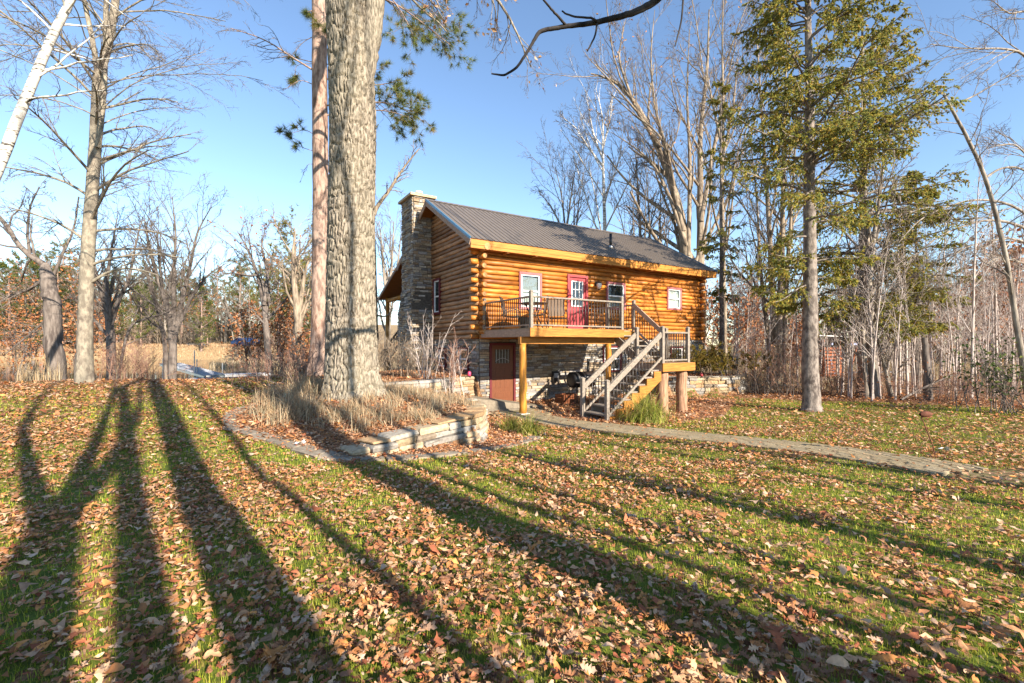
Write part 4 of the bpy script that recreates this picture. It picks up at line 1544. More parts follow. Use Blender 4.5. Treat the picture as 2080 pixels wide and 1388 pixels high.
def leaf_quads(pos, size, rg, pal, droop=.3, asp=.6):
    """small two-triangle leaves at points"""
    N = len(pos)
    a = rg.normal(0, 1, (N, 3)); a[:, 2] -= droop
    a /= np.linalg.norm(a, axis=1, keepdims=True)
    b = np.cross(a, rg.normal(0, 1, (N, 3)))
    b /= np.linalg.norm(b, axis=1, keepdims=True) + 1e-9
    s = size * rg.uniform(.6, 1.3, (N, 1))
    c = np.cross(a, b)
    V = np.stack([pos, pos + a * s * .5 + b * s * asp * .5 + c * s * .12, pos + a * s, pos + a * s * .5 - b * s * asp * .5 + c * s * .12], 1).reshape(-1, 3)
    Q = np.arange(N * 4).reshape(N, 4)
    C = np.repeat(np.asarray(pal)[rg.integers(len(pal), size=N)] * rg.uniform(.75, 1.2, (N, 1)), 4, axis=0)
    return V, Q, C


def needle_tris(pos, axis, n, ln, wd, rg, pal, spread=.8):
    """n thin needles round each point, leaning along axis"""
    N = len(pos)
    p = np.repeat(pos, n, axis=0)
    ax = np.repeat(axis, n, axis=0)
    d = ax + rg.normal(0, spread, (N * n, 3))
    d /= np.linalg.norm(d, axis=1, keepdims=True) + 1e-9
    s = np.cross(d, rg.normal(0, 1, (N * n, 3)))
    s /= np.linalg.norm(s, axis=1, keepdims=True) + 1e-9
    l = ln * rg.uniform(.6, 1.2, (N * n, 1))
    V = np.stack([p - s * wd / 2, p + s * wd / 2, p + d * l], 1).reshape(-1, 3)
    T = np.arange(N * n * 3).reshape(-1, 3)
    ci = np.asarray(pal)[rg.integers(len(pal), size=N)] * rg.uniform(.7, 1.25, (N, 1))
    C = np.repeat(ci, n * 3, axis=0)
    return V, T, C


LOWSIDES = {0: 7, 1: 5, 2: 4, 3: 3, 4: 3}


class Tree:
    def __init__(s, base, seed):
        s.o = np.asarray(base, float)
        s.rg = np.random.default_rng(seed)
        s.trunk, s.br, s.tw, s.lf = MB(), MB(), MB(), MB()
        s.has = dict(br=False, tw=False, lf=False)
        s.paths = []

    def stem(s, pts, radii, n=12, K=None, rough=.03):
        """main trunk through the given points (world)"""
        P = np.asarray(pts, float)
        r = np.asarray(radii, float)
        if len(r) == 2: r = np.linspace(r[0], r[1], len(P))
        K = K or max(10, len(P) * 4)
        u = np.linspace(0, 1, len(P)); v = np.linspace(0, 1, K)
        # catmull style smoothing by dense interpolation and averaging
        D = np.stack([np.interp(v, u, P[:, i]) for i in range(3)], -1)
        rr = np.interp(v, u, r)
        for _ in range(3):
            D[1:-1] = D[1:-1] * .5 + (D[:-2] + D[2:]) * .25
        D[1:-1] += s.rg.normal(0, 1, (K - 2, 3)) * (rr[1:-1, None] * rough)
        V, Q = tubes(D[None] - s.o, rr[None], n)
        s.trunk.add(V, Q)
        s.paths.append((D[None], rr[None]))
        return D[None], rr[None]

    def add(s, which, P, R, n):
        if not len(P): return
        V, Q = tubes(P - s.o, R, n)
        getattr(s, which).add(V, Q)
        s.has[which] = True

    def ramify(s, P, R, levels, tw_from=2):
        """levels: dicts for sprout + grow; returns the last paths"""
        for k, L in enumerate(levels):
            st, d, ln, r = sprout(P, R, L['n'], L.get('t0', .25), L.get('t1', 1), *L['a'], L['lr'], L.get('rr', .55), s.rg, L.get('rmin', .004), L.get('shrink', .5), L.get('flat', 0))
            if 'bias' in L:
                d = d + np.asarray(L['bias']); d /= np.linalg.norm(d, axis=1, keepdims=True)
            if 'lmin' in L: ln = np.maximum(ln, L['lmin'])
            P, R = grow(st, d, ln, r, L['K'], L['wob'], L.get('trop', (0, 0, 0)), s.rg, L.get('tip', .35))
            s.add('br' if k < tw_from else 'tw', P, R, LOWSIDES[min(k + L.get('lo', 0), 4)])
        return P, R

    def leaves(s, P, per, size, pal, droop=.4, keep=1.0, jit=.05):
        t = s.rg.uniform(.3, 1, (len(P), per))
        K = P.shape[1]
        f = t * (K - 1); i = np.minimum(f.astype(int), K - 2); w = (f - i)[..., None]
        b = np.arange(len(P))[:, None]
        pos = (P[b, i] * (1 - w) + P[b, i + 1] * w).reshape(-1, 3) + s.rg.normal(0, jit, (len(P) * per, 3))
        if keep < 1: pos = pos[s.rg.uniform(size=len(pos)) < keep]
        if not len(pos): return
        V, Q, C = leaf_quads(pos - s.o, size, s.rg, pal, droop)
        s.lf.add(V, Q, None, C); s.has['lf'] = True

    def needles(s, P, per, n, ln, wd, pal, spread=.7, t0=.1, droop=0.0):
        t = s.rg.uniform(t0, 1, (len(P), per))
        K = P.shape[1]
        f = t * (K - 1); i = np.minimum(f.astype(int), K - 2); w = (f - i)[..., None]
        b = np.arange(len(P))[:, None]
        pos = (P[b, i] * (1 - w) + P[b, i + 1] * w).reshape(-1, 3)
        tan = (P[b, i + 1] - P[b, i]); tan /= np.linalg.norm(tan, axis=2, keepdims=True) + 1e-9
        tan = tan.reshape(-1, 3) + (0, 0, -droop)
        V, T, C = needle_tris(pos - s.o, tan, n, ln, wd, s.rg, pal, spread)
        s.lf.add(V, None, T, C); s.has['lf'] = True

    def finish(s, name, label, cat, bark_m, twig_m=None, leaf_m=None, group=None, leafname='foliage', trunk_mesh=None):
        t = thing(name, s.o, label, cat, group)
        if trunk_mesh is not None: inst('trunk', trunk_mesh, t)
        if s.trunk.n: s.trunk.build('trunk' if trunk_mesh is None else 'leader', bark_m, t, True)
        if s.has['br']: s.br.build('branches', bark_m, t, True)
        if s.has['tw']: s.tw.build('twigs', twig_m or M['bark_twig'], t, True)
        if s.has['lf']: s.lf.build(leafname, leaf_m or M['needle'], t, False)
        return t


GREEN = [(.13, .17, .035), (.09, .13, .035), (.19, .21, .045), (.23, .21, .05), (.12, .15, .045)]
SPRUCE = [(.36, .35, .07), (.25, .28, .08), (.44, .40, .08), (.54, .45, .09), (.54, .37, .09), (.26, .30, .11)]
PINE = [(.18, .22, .05), (.11, .15, .045), (.26, .27, .055), (.30, .23, .07), (.12, .14, .055)]
ORANGE = [(.38, .14, .05), (.30, .12, .05), (.45, .20, .08), (.26, .10, .05), (.40, .22, .12)]
TAN = [(.46, .27, .14), (.55, .36, .22), (.38, .20, .10), (.48, .24, .13)]


# ------------------------------------------------------------------ the big oak and the pine beside it
def oak_trunk_mesh(base, spec, seed, na=220, nz=330):
    """trunk skin with deep ridged bark: spec rows (z above base, x offset, y offset, radius)"""
    sp = np.array(spec)
    z = np.linspace(0, sp[-1, 0], nz)
    cx, cy, r = (np.interp(z, sp[:, 0], sp[:, i]) for i in (1, 2, 3))
    for a in (cx, cy, r):
        for _ in range(10): a[1:-1] = a[1:-1] * .5 + (a[:-2] + a[2:]) * .25
    th = np.arange(na) * 2 * PI / na
    T, Z = np.meshgrid(th, z)
    rr = np.broadcast_to(r[:, None], T.shape)
    # ridges: warped vertical furrows, periodic round the trunk
    cellsN = 34
    u = T / (2 * PI) * cellsN
    wob = (fbm(np.cos(T) * 5 + 9, Z * 1.9 + np.sin(T) * 5, seed, 3) - .5) * 3.4
    uu = u + wob
    fr = np.abs((uu % 1) - .5) * 2
    brk = np.abs(((Z * 2.9 + vnoise(np.floor(uu) % cellsN * 7.3, Z * .7, seed + 4) * 3) % 1) - .5) * 2
    ridge = np.minimum(smooth01(.0, .30, 1 - fr), .30 + .70 * smooth01(.0, .25, brk))
    fine = fbm(np.cos(T) * 24, Z * 9 + np.sin(T) * 24, seed + 7, 3) - .5
    d = (ridge - .75) * .085 + fine * .026
    flare = .26 * np.exp(-Z / .40) * (1 + .5 * np.sin(T * 5 + 1.2) + .3 * np.sin(T * 3 + .4))
    R = rr * (1 + flare * 1.1) + d
    V = np.stack([cx[:, None] + R * np.cos(T), cy[:, None] + R * np.sin(T), Z - .12], -1).reshape(-1, 3)
    i = (np.arange(nz - 1) * na)[:, None]; j = np.arange(na)[None]; jn = (j + 1) % na
    Q = np.stack([i + j, i + jn, i + na + jn, i + na + j], -1).reshape(-1, 4)
    dark = np.clip(ridge, 0, 1)
    return V, Q


def big_oak():
    b = at(-3.72, 10.6)
    b[2] -= .02
    t = Tree(b, 101)
    spec = [(0, .02, 0, .60), (.5, .0, 0, .56), (1.3, -.02, 0, .545), (2.6, -.03, 0, .525), (4.2, -.02, .0, .50), (5.6, .01, .0, .495), (6.5, .02, .0, .50), (7.3, -.01, 0, .49), (7.9, -.04, 0, .475), (9.0, -.10, 0, .465), (11.5, -.3, .1, .40)]
    V, Q = oak_trunk_mesh(b, spec, 33)
    me = make_mesh('trunk', V, Q, None, [M['bark_oak']], True)
    # right leader
    ld = np.array([(.02, .0, 6.0), (.17, .0, 6.9), (.32, .0, 7.7), (.46, .0, 8.5), (.58, .05, 9.7), (.8, .1, 12), (1.3, .3, 14.5)]) + b
    P, R = t.stem(ld, [.25, .26, .235, .225, .21, .18, .12], 20, 40, .05)
    lead2 = np.array([(-.3, .1, 11.0), (-.6, .2, 13.5), (-1.2, .3, 16)]) + b
    P2, R2 = t.stem(lead2, [.37, .28, .15], 14, 20, .03)
    lv = [dict(n=7, a=(.5, 1.1), lr=.55, K=7, wob=.16, trop=(0, 0, .05), t0=.6, rr=.5),
          dict(n=7, a=(.4, 1.0), lr=.55, K=5, wob=.2, rr=.5), dict(n=5, a=(.4, 1.0), lr=.5, K=4, wob=.22, rr=.5, rmin=.006)]
    for p, r in ((P, R), (P2, R2)): t.ramify(p, r, lv)
    # limbs that droop into the top of the picture on the right
    for pts, rr in (([(.6, .1, 10.4), (1.6, -.3, 10.9), (2.6, -.8, 10.1), (3.1, -1.2, 8.9), (3.35, -1.5, 8.0)], .075), ([(.7, 0, 9.8), (1.3, -.6, 9.7), (2.0, -1.1, 8.7), (2.3, -1.4, 7.9)], .05), ([(.9, .2, 11.2), (2.2, .6, 11.0), (3.6, .8, 9.6), (4.2, .9, 8.2)], .07)):
        P3 = np.array(pts) + b
        K = 12
        u = np.linspace(0, 1, len(P3)); v = np.linspace(0, 1, K)
        D = np.stack([np.interp(v, u, P3[:, i]) for i in range(3)], -1)
        for _ in range(2): D[1:-1] = D[1:-1] * .5 + (D[:-2] + D[2:]) * .25
        RR = np.linspace(rr, .012, K)[None]
        t.add('br', D[None], RR, 6)
        P4, R4 = t.ramify(D[None], RR, [dict(n=12, a=(.4, 1.1), lr=.34, K=6, wob=.2, trop=(0, 0, -.05), t0=.3, rr=.5, rmin=.006), dict(n=7, a=(.4, 1.0), lr=.5, K=4, wob=.22, rr=.6, rmin=.004), dict(n=4, a=(.4, 1.0), lr=.5, K=3, wob=.25, rr=.7, rmin=.0034)], 1)
        t.leaves(P4, 1, .12, TAN, .5, .10)
    t.finish('oak_tree', 'massive furrowed grey oak trunk in the middle of the planted bed', 'tree', M['bark_oak'], M['bark_twig'], M['leaf'], leafname='withered_leaves', trunk_mesh=me)


big_oak()


def pine_tree():
    D = 15.6
    b = at(-6.62, D)
    t = Tree(b, 102)
    px = [(646, 782), (650, 700), (651, 560), (652, 400), (650, 240), (649, 100), (648, 0), (646, -140), (644, -300)]
    pts = [W(x, y, D) for x, y in px]
    pts[0][2] = b[2] - .1
    P, R = t.stem(pts, [.44, .30, .272, .262, .25, .24, .228, .19, .11], 22, 60, .02)
    rg = t.rg

    def bough(pix, r0, tuft=True, dd=0.0, n1=8, dens=1.0, sub=.4, pal=PINE):
        Pp = np.array([W(x, y, D + dd * i / (len(pix) - 1)) for i, (x, y) in enumerate(pix)])
        K = 10
        u = np.linspace(0, 1, len(Pp)); v = np.linspace(0, 1, K)
        Dd = np.stack([np.interp(v, u, Pp[:, i]) for i in range(3)], -1)
        for _ in range(2): Dd[1:-1] = Dd[1:-1] * .5 + (Dd[:-2] + Dd[2:]) * .25
        RR = np.linspace(r0, r0 * .35, K)[None]
        t.add('br', Dd[None], RR, 6)
        P1, R1 = t.ramify(Dd[None], RR, [dict(n=n1, a=(.4, 1.0), lr=sub, K=6, wob=.2, t0=.3, rr=.6, rmin=.007)], 0)
        P2, R2 = t.ramify(P1, R1, [dict(n=5, a=(.3, .9), lr=.55, K=5, wob=.25, t0=.25, rr=.7, rmin=.005, lo=2)], 0)
        if tuft:
            ends = np.concatenate([P1[:, -2:], P2[:, -2:], Dd[None][:, -2:]])
            ends = ends[rg.uniform(size=len(ends)) < dens]
            ax = ends[:, 1] - ends[:, 0]; ax /= np.linalg.norm(ax, axis=1, keepdims=True)
            V, T, C = needle_tris(ends[:, 1] - t.o, ax * .9, 34, .25, .012, rg, pal, .68)
            t.lf.add(V, None, T, C)
            V, T, C = needle_tris(ends.mean(1) - t.o, ax * .9, 12, .22, .012, rg, pal, .75)
            t.lf.add(V, None, T, C); t.has['lf'] = True
    # living tufts right of the oak, behind it and at the top
    bough([(660, 215), (760, 205), (810, 215), (858, 246)], .03, True, .3, 11)
    bough([(660, 160), (750, 175), (790, 170), (808, 163)], .025, True, .8, 8)
    bough([(660, 235), (755, 222), (800, 228), (835, 240)], .025, True, -.5, 9)
    bough([(660, 130), (745, 145), (775, 140)], .015, True, .5, 3)
    bough([(655, -20), (780, -10), (850, 40), (915, 92)], .035, True, .4, 13)
    bough([(655, -40), (800, -30), (880, 20), (905, 60)], .03, True, 1.0, 11)
    bough([(655, -60), (790, -20), (830, 50), (840, 75)], .025, True, -.4, 9)
    bough([(648, 40), (640, 20), (622, 25)], .02, True, -.2, 3, .7, .6)
    bough([(650, 10), (665, 40), (668, 70)], .02, True, -.6, 4, .5)
    bough([(648, 280), (620, 262), (590, 272)], .015, True, -.3, 3, .7, .6)
    bough([(648, 310), (612, 300), (592, 285)], .012, True, -.2, 3, .6, .6)
    bough([(648, 0), (600, -40), (560, -20)], .03, True, .3, 8)
    bough([(646, -140), (720, -180), (800, -150)], .03, True, .3, 10)
    bough([(646, -150), (560, -200), (480, -160)], .03, True, .3, 10)
    bough([(648, 130), (600, 130), (600, 160)], .012, True, .2, 3)
    # dead boughs reaching left
    bough([(648, 150), (590, 115), (540, 80), (470, 58)], .032, False, -.6, 13)
    bough([(648, 178), (610, 160), (575, 185)], .016, False, -.3, 7)
    bough([(648, 130), (600, 118), (570, 105)], .016, False, .2, 6)
    bough([(646, 70), (615, 85), (590, 118)], .014, False, .2, 6)
    bough([(648, 340), (625, 330), (610, 370)], .010, False, -.2, 5)
    t.finish('pine_tree', 'tall red barked pine with needle tufts just left of the big oak', 'tree', M['bark_pine'], M['bark_dark'], M['needle'], leafname='needle_tufts')


pine_tree()


# ------------------------------------------------------------------ left side trees
ARCH = [dict(n=26, a=(.7, 1.15), lr=.33, K=8, wob=.06, trop=(0, 0, -.10), t0=.16, t1=.98, rr=.27, rmin=.012, shrink=.25),
        dict(n=10, a=(.3, .7), lr=.45, K=5, wob=.10, trop=(0, 0, -.05), t0=.2, rr=.5, rmin=.007),
        dict(n=6, a=(.35, .8), lr=.42, K=4, wob=.14, t0=.2, rr=.55, rmin=.0055),
        dict(n=3, a=(.4, .9), lr=.5, K=3, wob=.18, t0=.2, rr=.7, rmin=.0045)]


def left_maple():
    D = 15.2
    b = at(*W(170, 780, D)[:2])
    t = Tree(b, 103)
    pts = [W(x, y, D) for x, y in ((172, 782), (172, 720), (174, 620), (179, 500), (187, 390), (194, 290), (199, 170), (203, 140))]
    pts[0][2] = b[2] - .1
    P, R = t.stem(pts, [.27, .215, .20, .188, .175, .165, .155, .15], 16, 40, .02)
    P1, R1 = t.stem([W(199, 160, D), W(188, 80, D), (W(170, 0, D)), W(150, -160, D), W(130, -330, D)], [.085, .075, .065, .05, .03], 9, 24, .05)
    P2, R2 = t.stem([W(203, 150, D), W(220, 90, D), W(233, 20, D), W(245, -120, D), W(262, -330, D)], [.13, .12, .11, .08, .04], 12, 24, .04)
    P3, R3 = t.stem([W(199, 300, D - .1), W(207, 230, D - .15), (W(212, 170, D - .1)), W(216, 0, D + .2), W(222, -200, D + .4)], [.09, .085, .08, .07, .04], 10, 24, .04)
    lv = [dict(L) for L in ARCH]
    lv[0]['lr'] = .40; lv[0]['n'] = 22; lv[0]['t0'] = .33
    Pz, _ = t.ramify(P, R, lv)
    for p, r in ((P1, R1), (P2, R2), (P3, R3)):
        l2 = [dict(L) for L in ARCH]; l2[0]['n'] = 12; l2[0]['lr'] = .55; l2[0]['t0'] = .1
        t.ramify(p, r, l2)
    t.finish('maple_tree', 'tall straight bare grey trunk with drooping branches at the left lawn edge', 'tree', M['bark_maple'], M['bark_dark'])


left_maple()


def birch():
    D = 11.0
    t = Tree(at(*W(-215, 800, D)[:2]), 104)
    pts = [W(-215, 810, D), W(-110, 560, D), W(-38, 420, D), W(4, 325, D), W(42, 225, D), W(78, 140, D), W(112, 62, D), W(140, 10, D), (W(175, -60, D)), W(215, -200, D)]
    P, R = t.stem(pts, [.125, .12, .115, .11, .103, .095, .087, .078, .065, .03], 14, 50, .02)
    t.ramify(P, R, [dict(n=13, a=(.6, 1.2), lr=.22, K=8, wob=.12, trop=(0, 0, -.03), t0=.45, rr=.3, rmin=.01), dict(n=8, a=(.4, .9), lr=.45, K=6, wob=.15, trop=(0, 0, -.05), rr=.5, rmin=.006), dict(n=6, a=(.4, .9), lr=.5, K=5, wob=.18, rr=.6, rmin=.004), dict(n=3, a=(.4, .9), lr=.5, K=4, wob=.2, rr=.7, rmin=.0035)], 1)
    t.finish('birch_tree', 'leaning white barked birch crossing the upper left corner', 'tree', M['birch'], M['bark_dark'])


birch()


def gnarled():
    D = 19.0
    b = at(*W(112, 765, D)[:2])
    t = Tree(b, 105)
    pts = [W(114, 772, D), W(112, 720, D), W(108, 650, D), W(104, 600, D), W(97, 560, D), W(90, 535, D)]
    pts[0][2] = min(pts[0][2], b[2]) - .1
    t.stem(pts, [.37, .30, .29, .28, .24, .13], 14, 26, .11)
    lv = [dict(n=11, a=(.5, 1.2), lr=.42, K=7, wob=.25, trop=(0, 0, -.02), t0=.2, rr=.45, rmin=.014), dict(n=7, a=(.5, 1.2), lr=.5, K=5, wob=.28, rr=.5, rmin=.009), dict(n=5, a=(.5, 1.1), lr=.5, K=3, wob=.3, rr=.6, rmin=.0075)]
    for pix, r in ([(93, 548), (80, 528), (52, 518), (22, 470), (-20, 420), (-70, 330)], .135), ([(100, 580), (125, 520), (150, 470), (160, 400)], .07), ([(60, 520), (55, 470), (60, 420), (80, 380)], .06), ([(95, 560), (60, 590), (20, 600), (-40, 640)], .07), ([(105, 640), (60, 680), (10, 720)], .05):
        P, R = t.stem([W(x, y, D + .3) for x, y in pix], [r, r * .4], 8, 16, .12)
        t.ramify(P, R, lv, 1)
    h = MB()
    V, Q = tubes(np.array([[W(113, 600, D - .33), W(114, 640, D - .36), W(116, 690, D - .37)]]) - b, np.array([[.05, .09, .04]]), 8)
    t.finish('gnarled_tree', 'old broken gnarled trunk with crooked limbs left of the maple', 'tree', M['bark_dark'], M['bark_dark'])


gnarled()


def fan_tree(name, label, D, stems, seed, barkm, lv, twigs=1, r_top=.10, leaf=None, group=None, sides=10):
    b = at(*W(*stems[0][0][0], D)[:2])
    t = Tree(b, seed)
    last = None
    for pix, r in stems:
        pts = [W(x, y, D + .25 * i * (1 if seed % 2 else -1) * (.4 if i else 0)) for i, (x, y) in enumerate(pix)]
        if pix[0][1] > 690: pts[0][2] = min(pts[0][2], b[2]) - .1
        P, R = t.stem(pts, [r, r * r_top], sides, 22, .05)
        last, _ = t.ramify(P, R, lv, twigs)
        if leaf: t.leaves(last, *leaf)
    return t.finish(name, label, 'tree', barkm, M['bark_twig'], M['leaf'], group, leafname='withered_leaves')


FAN = [dict(n=15, a=(.35, .85), lr=.36, K=6, wob=.12, trop=(0, 0, .05), t0=.25, rr=.45, rmin=.012, shrink=.35), dict(n=7, a=(.35, .85), lr=.48, K=4, wob=.16, rr=.5, rmin=.009), dict(n=6, a=(.4, .9), lr=.5, K=3, wob=.18, rr=.6, rmin=.0075)]

fan_tree('bare_tree', 'dark spreading bare tree between the maple and the pond', 25, [
    ([(228, 760), (226, 700), (222, 640), (205, 590), (190, 540), (185, 480)], .26), ([(224, 660), (240, 610), (262, 570), (275, 500), (290, 440)], .15), ([(222, 650), (215, 580), (228, 500), (240, 430)], .14), ([(226, 690), (200, 660), (170, 620), (140, 600)], .10), ([(226, 700), (260, 660), (320, 640), (380, 636)], .09)], 111, M['bark_dark'], FAN)
fan_tree('bare_tree', 'fan shaped bare tree of many upright stems beside the dock', 27, [
    ([(352, 752), (350, 690), (344, 630), (318, 560), (300, 490), (296, 450)], .24), ([(352, 700), (354, 640), (352, 560), (358, 480), (350, 400)], .18), ([(353, 690), (368, 620), (385, 550), (400, 470), (430, 420)], .17), ([(355, 680), (385, 610), (420, 560), (460, 535)], .13), ([(340, 745), (336, 690), (322, 640), (300, 560), (290, 520)], .16), ([(352, 650), (330, 590), (322, 520), (318, 470)], .12)], 112, M['bark_dark'], FAN)
fan_tree('bare_tree', 'leaning bare tree with a few rusty leaves across the reeds', 36, [
    ([(548, 738), (543, 690), (537, 620), (524, 560), (506, 510), (482, 470)], .30), ([(536, 620), (545, 560), (530, 500), (540, 462)], .16), ([(524, 560), (500, 560), (478, 555), (452, 556)], .10), ([(540, 660), (520, 640), (508, 620)], .12)], 113, M['bark_dark'], FAN, leaf=(1, .22, ORANGE, .3, .12))
fan_tree('bare_tree', 'pale forked tree with beige bark just left of the pine trunk', 34, [
    ([(618, 742), (610, 690), (604, 640), (597, 570), (594, 520), (600, 470)], .42), ([(606, 650), (614, 590), (622, 540), (640, 510)], .22), ([(597, 580), (570, 545), (552, 520)], .14)], 114, M['bark_tan'], FAN, leaf=(1, .20, TAN, .3, .08))


def snag():
    D = 22
    b = at(*W(757, 770, D)[:2])
    t = Tree(b, 121)
    t.stem([W(762, 775, D), W(761, 700, D), W(758, 600, D), W(757, 500, D), W(754, 424, D)], [.22, .20, .19, .16, .12], 10, 24, .05)
    P, R = t.stem([W(757, 440, D), W(768, 415, D), W(788, 392, D), W(806, 362, D), W(825, 334, D), W(850, 304, D)], [.11, .03], 8, 20, .06)
    t.ramify(P, R, [dict(n=12, a=(.4, 1.1), lr=.35, K=6, wob=.2, t0=.3, rr=.5, rmin=.01), dict(n=6, a=(.4, 1), lr=.5, K=5, wob=.2, rr=.6, rmin=.007), dict(n=3, a=(.4, 1), lr=.5, K=4, wob=.2, rr=.7, rmin=.006)], 1)
    P, R = t.stem([W(760, 640, D), W(785, 645, D), W(800, 625, D)], [.05, .02], 6, 10, .1)
    t.ramify(P, R, [dict(n=6, a=(.4, 1.1), lr=.5, K=5, wob=.2, rr=.5, rmin=.01)], 1)
    t.finish('dead_tree', 'pale broken dead trunk with one crooked limb between oak and chimney', 'tree', M['bark_tan'], M['bark_twig'])


snag()
fan_tree('bare_tree', 'upright bare tree with stained trunk behind the porch stair', 30, [
    ([(785, 760), (787, 690), (790, 600), (796, 540), (800, 450)], .26), ([(790, 620), (780, 560), (776, 500), (770, 450)], .14), ([(792, 600), (808, 540), (815, 470)], .13)], 122, M['bark_grey'], FAN)

# ------------------------------------------------------------------ trees behind and right of the cabin
TALL = [dict(n=13, a=(.3, .75), lr=.38, K=6, wob=.10, trop=(0, 0, .06), t0=.2, rr=.48, rmin=.016), dict(n=7, a=(.3, .8), lr=.5, K=4, wob=.15, trop=(0, 0, .03), rr=.5, rmin=.011), dict(n=5, a=(.35, .85), lr=.5, K=3, wob=.18, rr=.6, rmin=.009), dict(n=2, a=(.35, .9), lr=.6, K=2, wob=.2, rr=.7, rmin=.008)]
fan_tree('oak_tree', 'huge many limbed oak with tan leaves rising behind the right roof end', 33, [
    ([(1398, 760), (1400, 640), (1398, 560), (1386, 450), (1358, 345), (1310, 240), (1262, 165), (1200, 150)], .52), ([(1395, 500), (1360, 400), (1330, 335), (1290, 300), (1240, 268)], .16),
    ([(1388, 470), (1372, 400), (1350, 300), (1330, 220), (1320, 120), (1330, 20)], .19), ([(1420, 760), (1422, 560), (1424, 420), (1420, 280), (1438, 140), (1440, 20)], .36),
    ([(1424, 450), (1450, 300), (1470, 200), (1500, 60)], .18), ([(1398, 520), (1402, 330), (1395, 200), (1400, 60)], .18), ([(1340, 300), (1290, 220), (1255, 120), (1270, 40)], .16), ([(1398, 560), (1440, 480), (1480, 400), (1500, 300)], .16)],
    131, M['bark_tan'], TALL, leaf=(1, .20, TAN, .4, .055))
fan_tree('birch_tree', 'slim white birch with reddish twigs above the roof ridge', 38, [
    ([(1228, 760), (1228, 560), (1229, 470), (1226, 380), (1224, 300), (1226, 240), (1210, 180)], .22), ([(1226, 340), (1195, 300), (1170, 260), (1145, 240)], .10), ([(1225, 300), (1240, 240), (1245, 190)], .09), ([(1228, 400), (1250, 350), (1262, 300)], .08), ([(1226, 330), (1205, 270), (1190, 190)], .09)],
    132, M['birch'], TALL)
fan_tree('bare_tree', 'small fan of grey bare stems left of the white birch', 40, [
    ([(1152, 760), (1150, 540), (1148, 460), (1140, 390), (1128, 340)], .17), ([(1150, 470), (1160, 400), (1172, 320)], .12), ([(1170, 760), (1168, 500), (1174, 420), (1190, 330)], .13), ([(1149, 480), (1120, 420), (1095, 390)], .10)],
    133, M['bark_grey'], TALL)
fan_tree('bare_tree', 'cluster of thin bare trunks between the birch and the huge oak', 36, [
    ([(1300, 760), (1302, 560), (1300, 450), (1294, 360), (1290, 290)], .20), ([(1325, 760), (1322, 560), (1318, 420), (1310, 330)], .15), ([(1345, 760), (1345, 560), (1340, 440), (1345, 330)], .14), ([(1270, 760), (1275, 560), (1268, 470), (1250, 400)], .12)],
    134, M['bark_grey'], TALL)
fan_tree('bare_tree', 'tall slim grey trunk just right of the cabin eave', 27, [
    ([(1471, 770), (1470, 640), (1467, 500), (1465, 380), (1470, 240), (1466, 100), (1470, -40)], .21), ([(1466, 330), (1490, 220), (1500, 100)], .10), ([(1467, 300), (1445, 200), (1430, 110)], .09)],
    135, M['bark_tan'], TALL)
fan_tree('bare_tree', 'clump of four close grey trunks between eave and spruce', 23, [
    ([(1572, 800), (1572, 700), (1570, 600), (1563, 480), (1556, 360), (1545, 200), (1535, 40)], .20), ([(1580, 800), (1578, 680), (1588, 560), (1590, 420), (1592, 250), (1600, 60)], .22), ([(1568, 790), (1556, 650), (1545, 560), (1538, 400), (1520, 250)], .14), ([(1590, 790), (1596, 600), (1606, 450), (1615, 300), (1625, 120)], .13)],
    136, M['bark_tan'], TALL)
fan_tree('bare_tree', 'forked smooth grey trunk right of the big spruce trunk', 16.8, [
    ([(1776, 805), (1774, 740), (1768, 660), (1764, 560), (1760, 470), (1756, 330), (1750, 200)], .20), ([(1760, 800), (1754, 700), (1748, 620), (1745, 520)], .10), ([(1812, 806), (1800, 760), (1786, 700), (1776, 660)], .10), ([(1762, 600), (1775, 480), (1790, 380), (1800, 260)], .11)],
    137, M['bark_grey'], TALL)


def g0(px, py, d):
    p = W(px, py, d)
    return at(p[0], p[1])


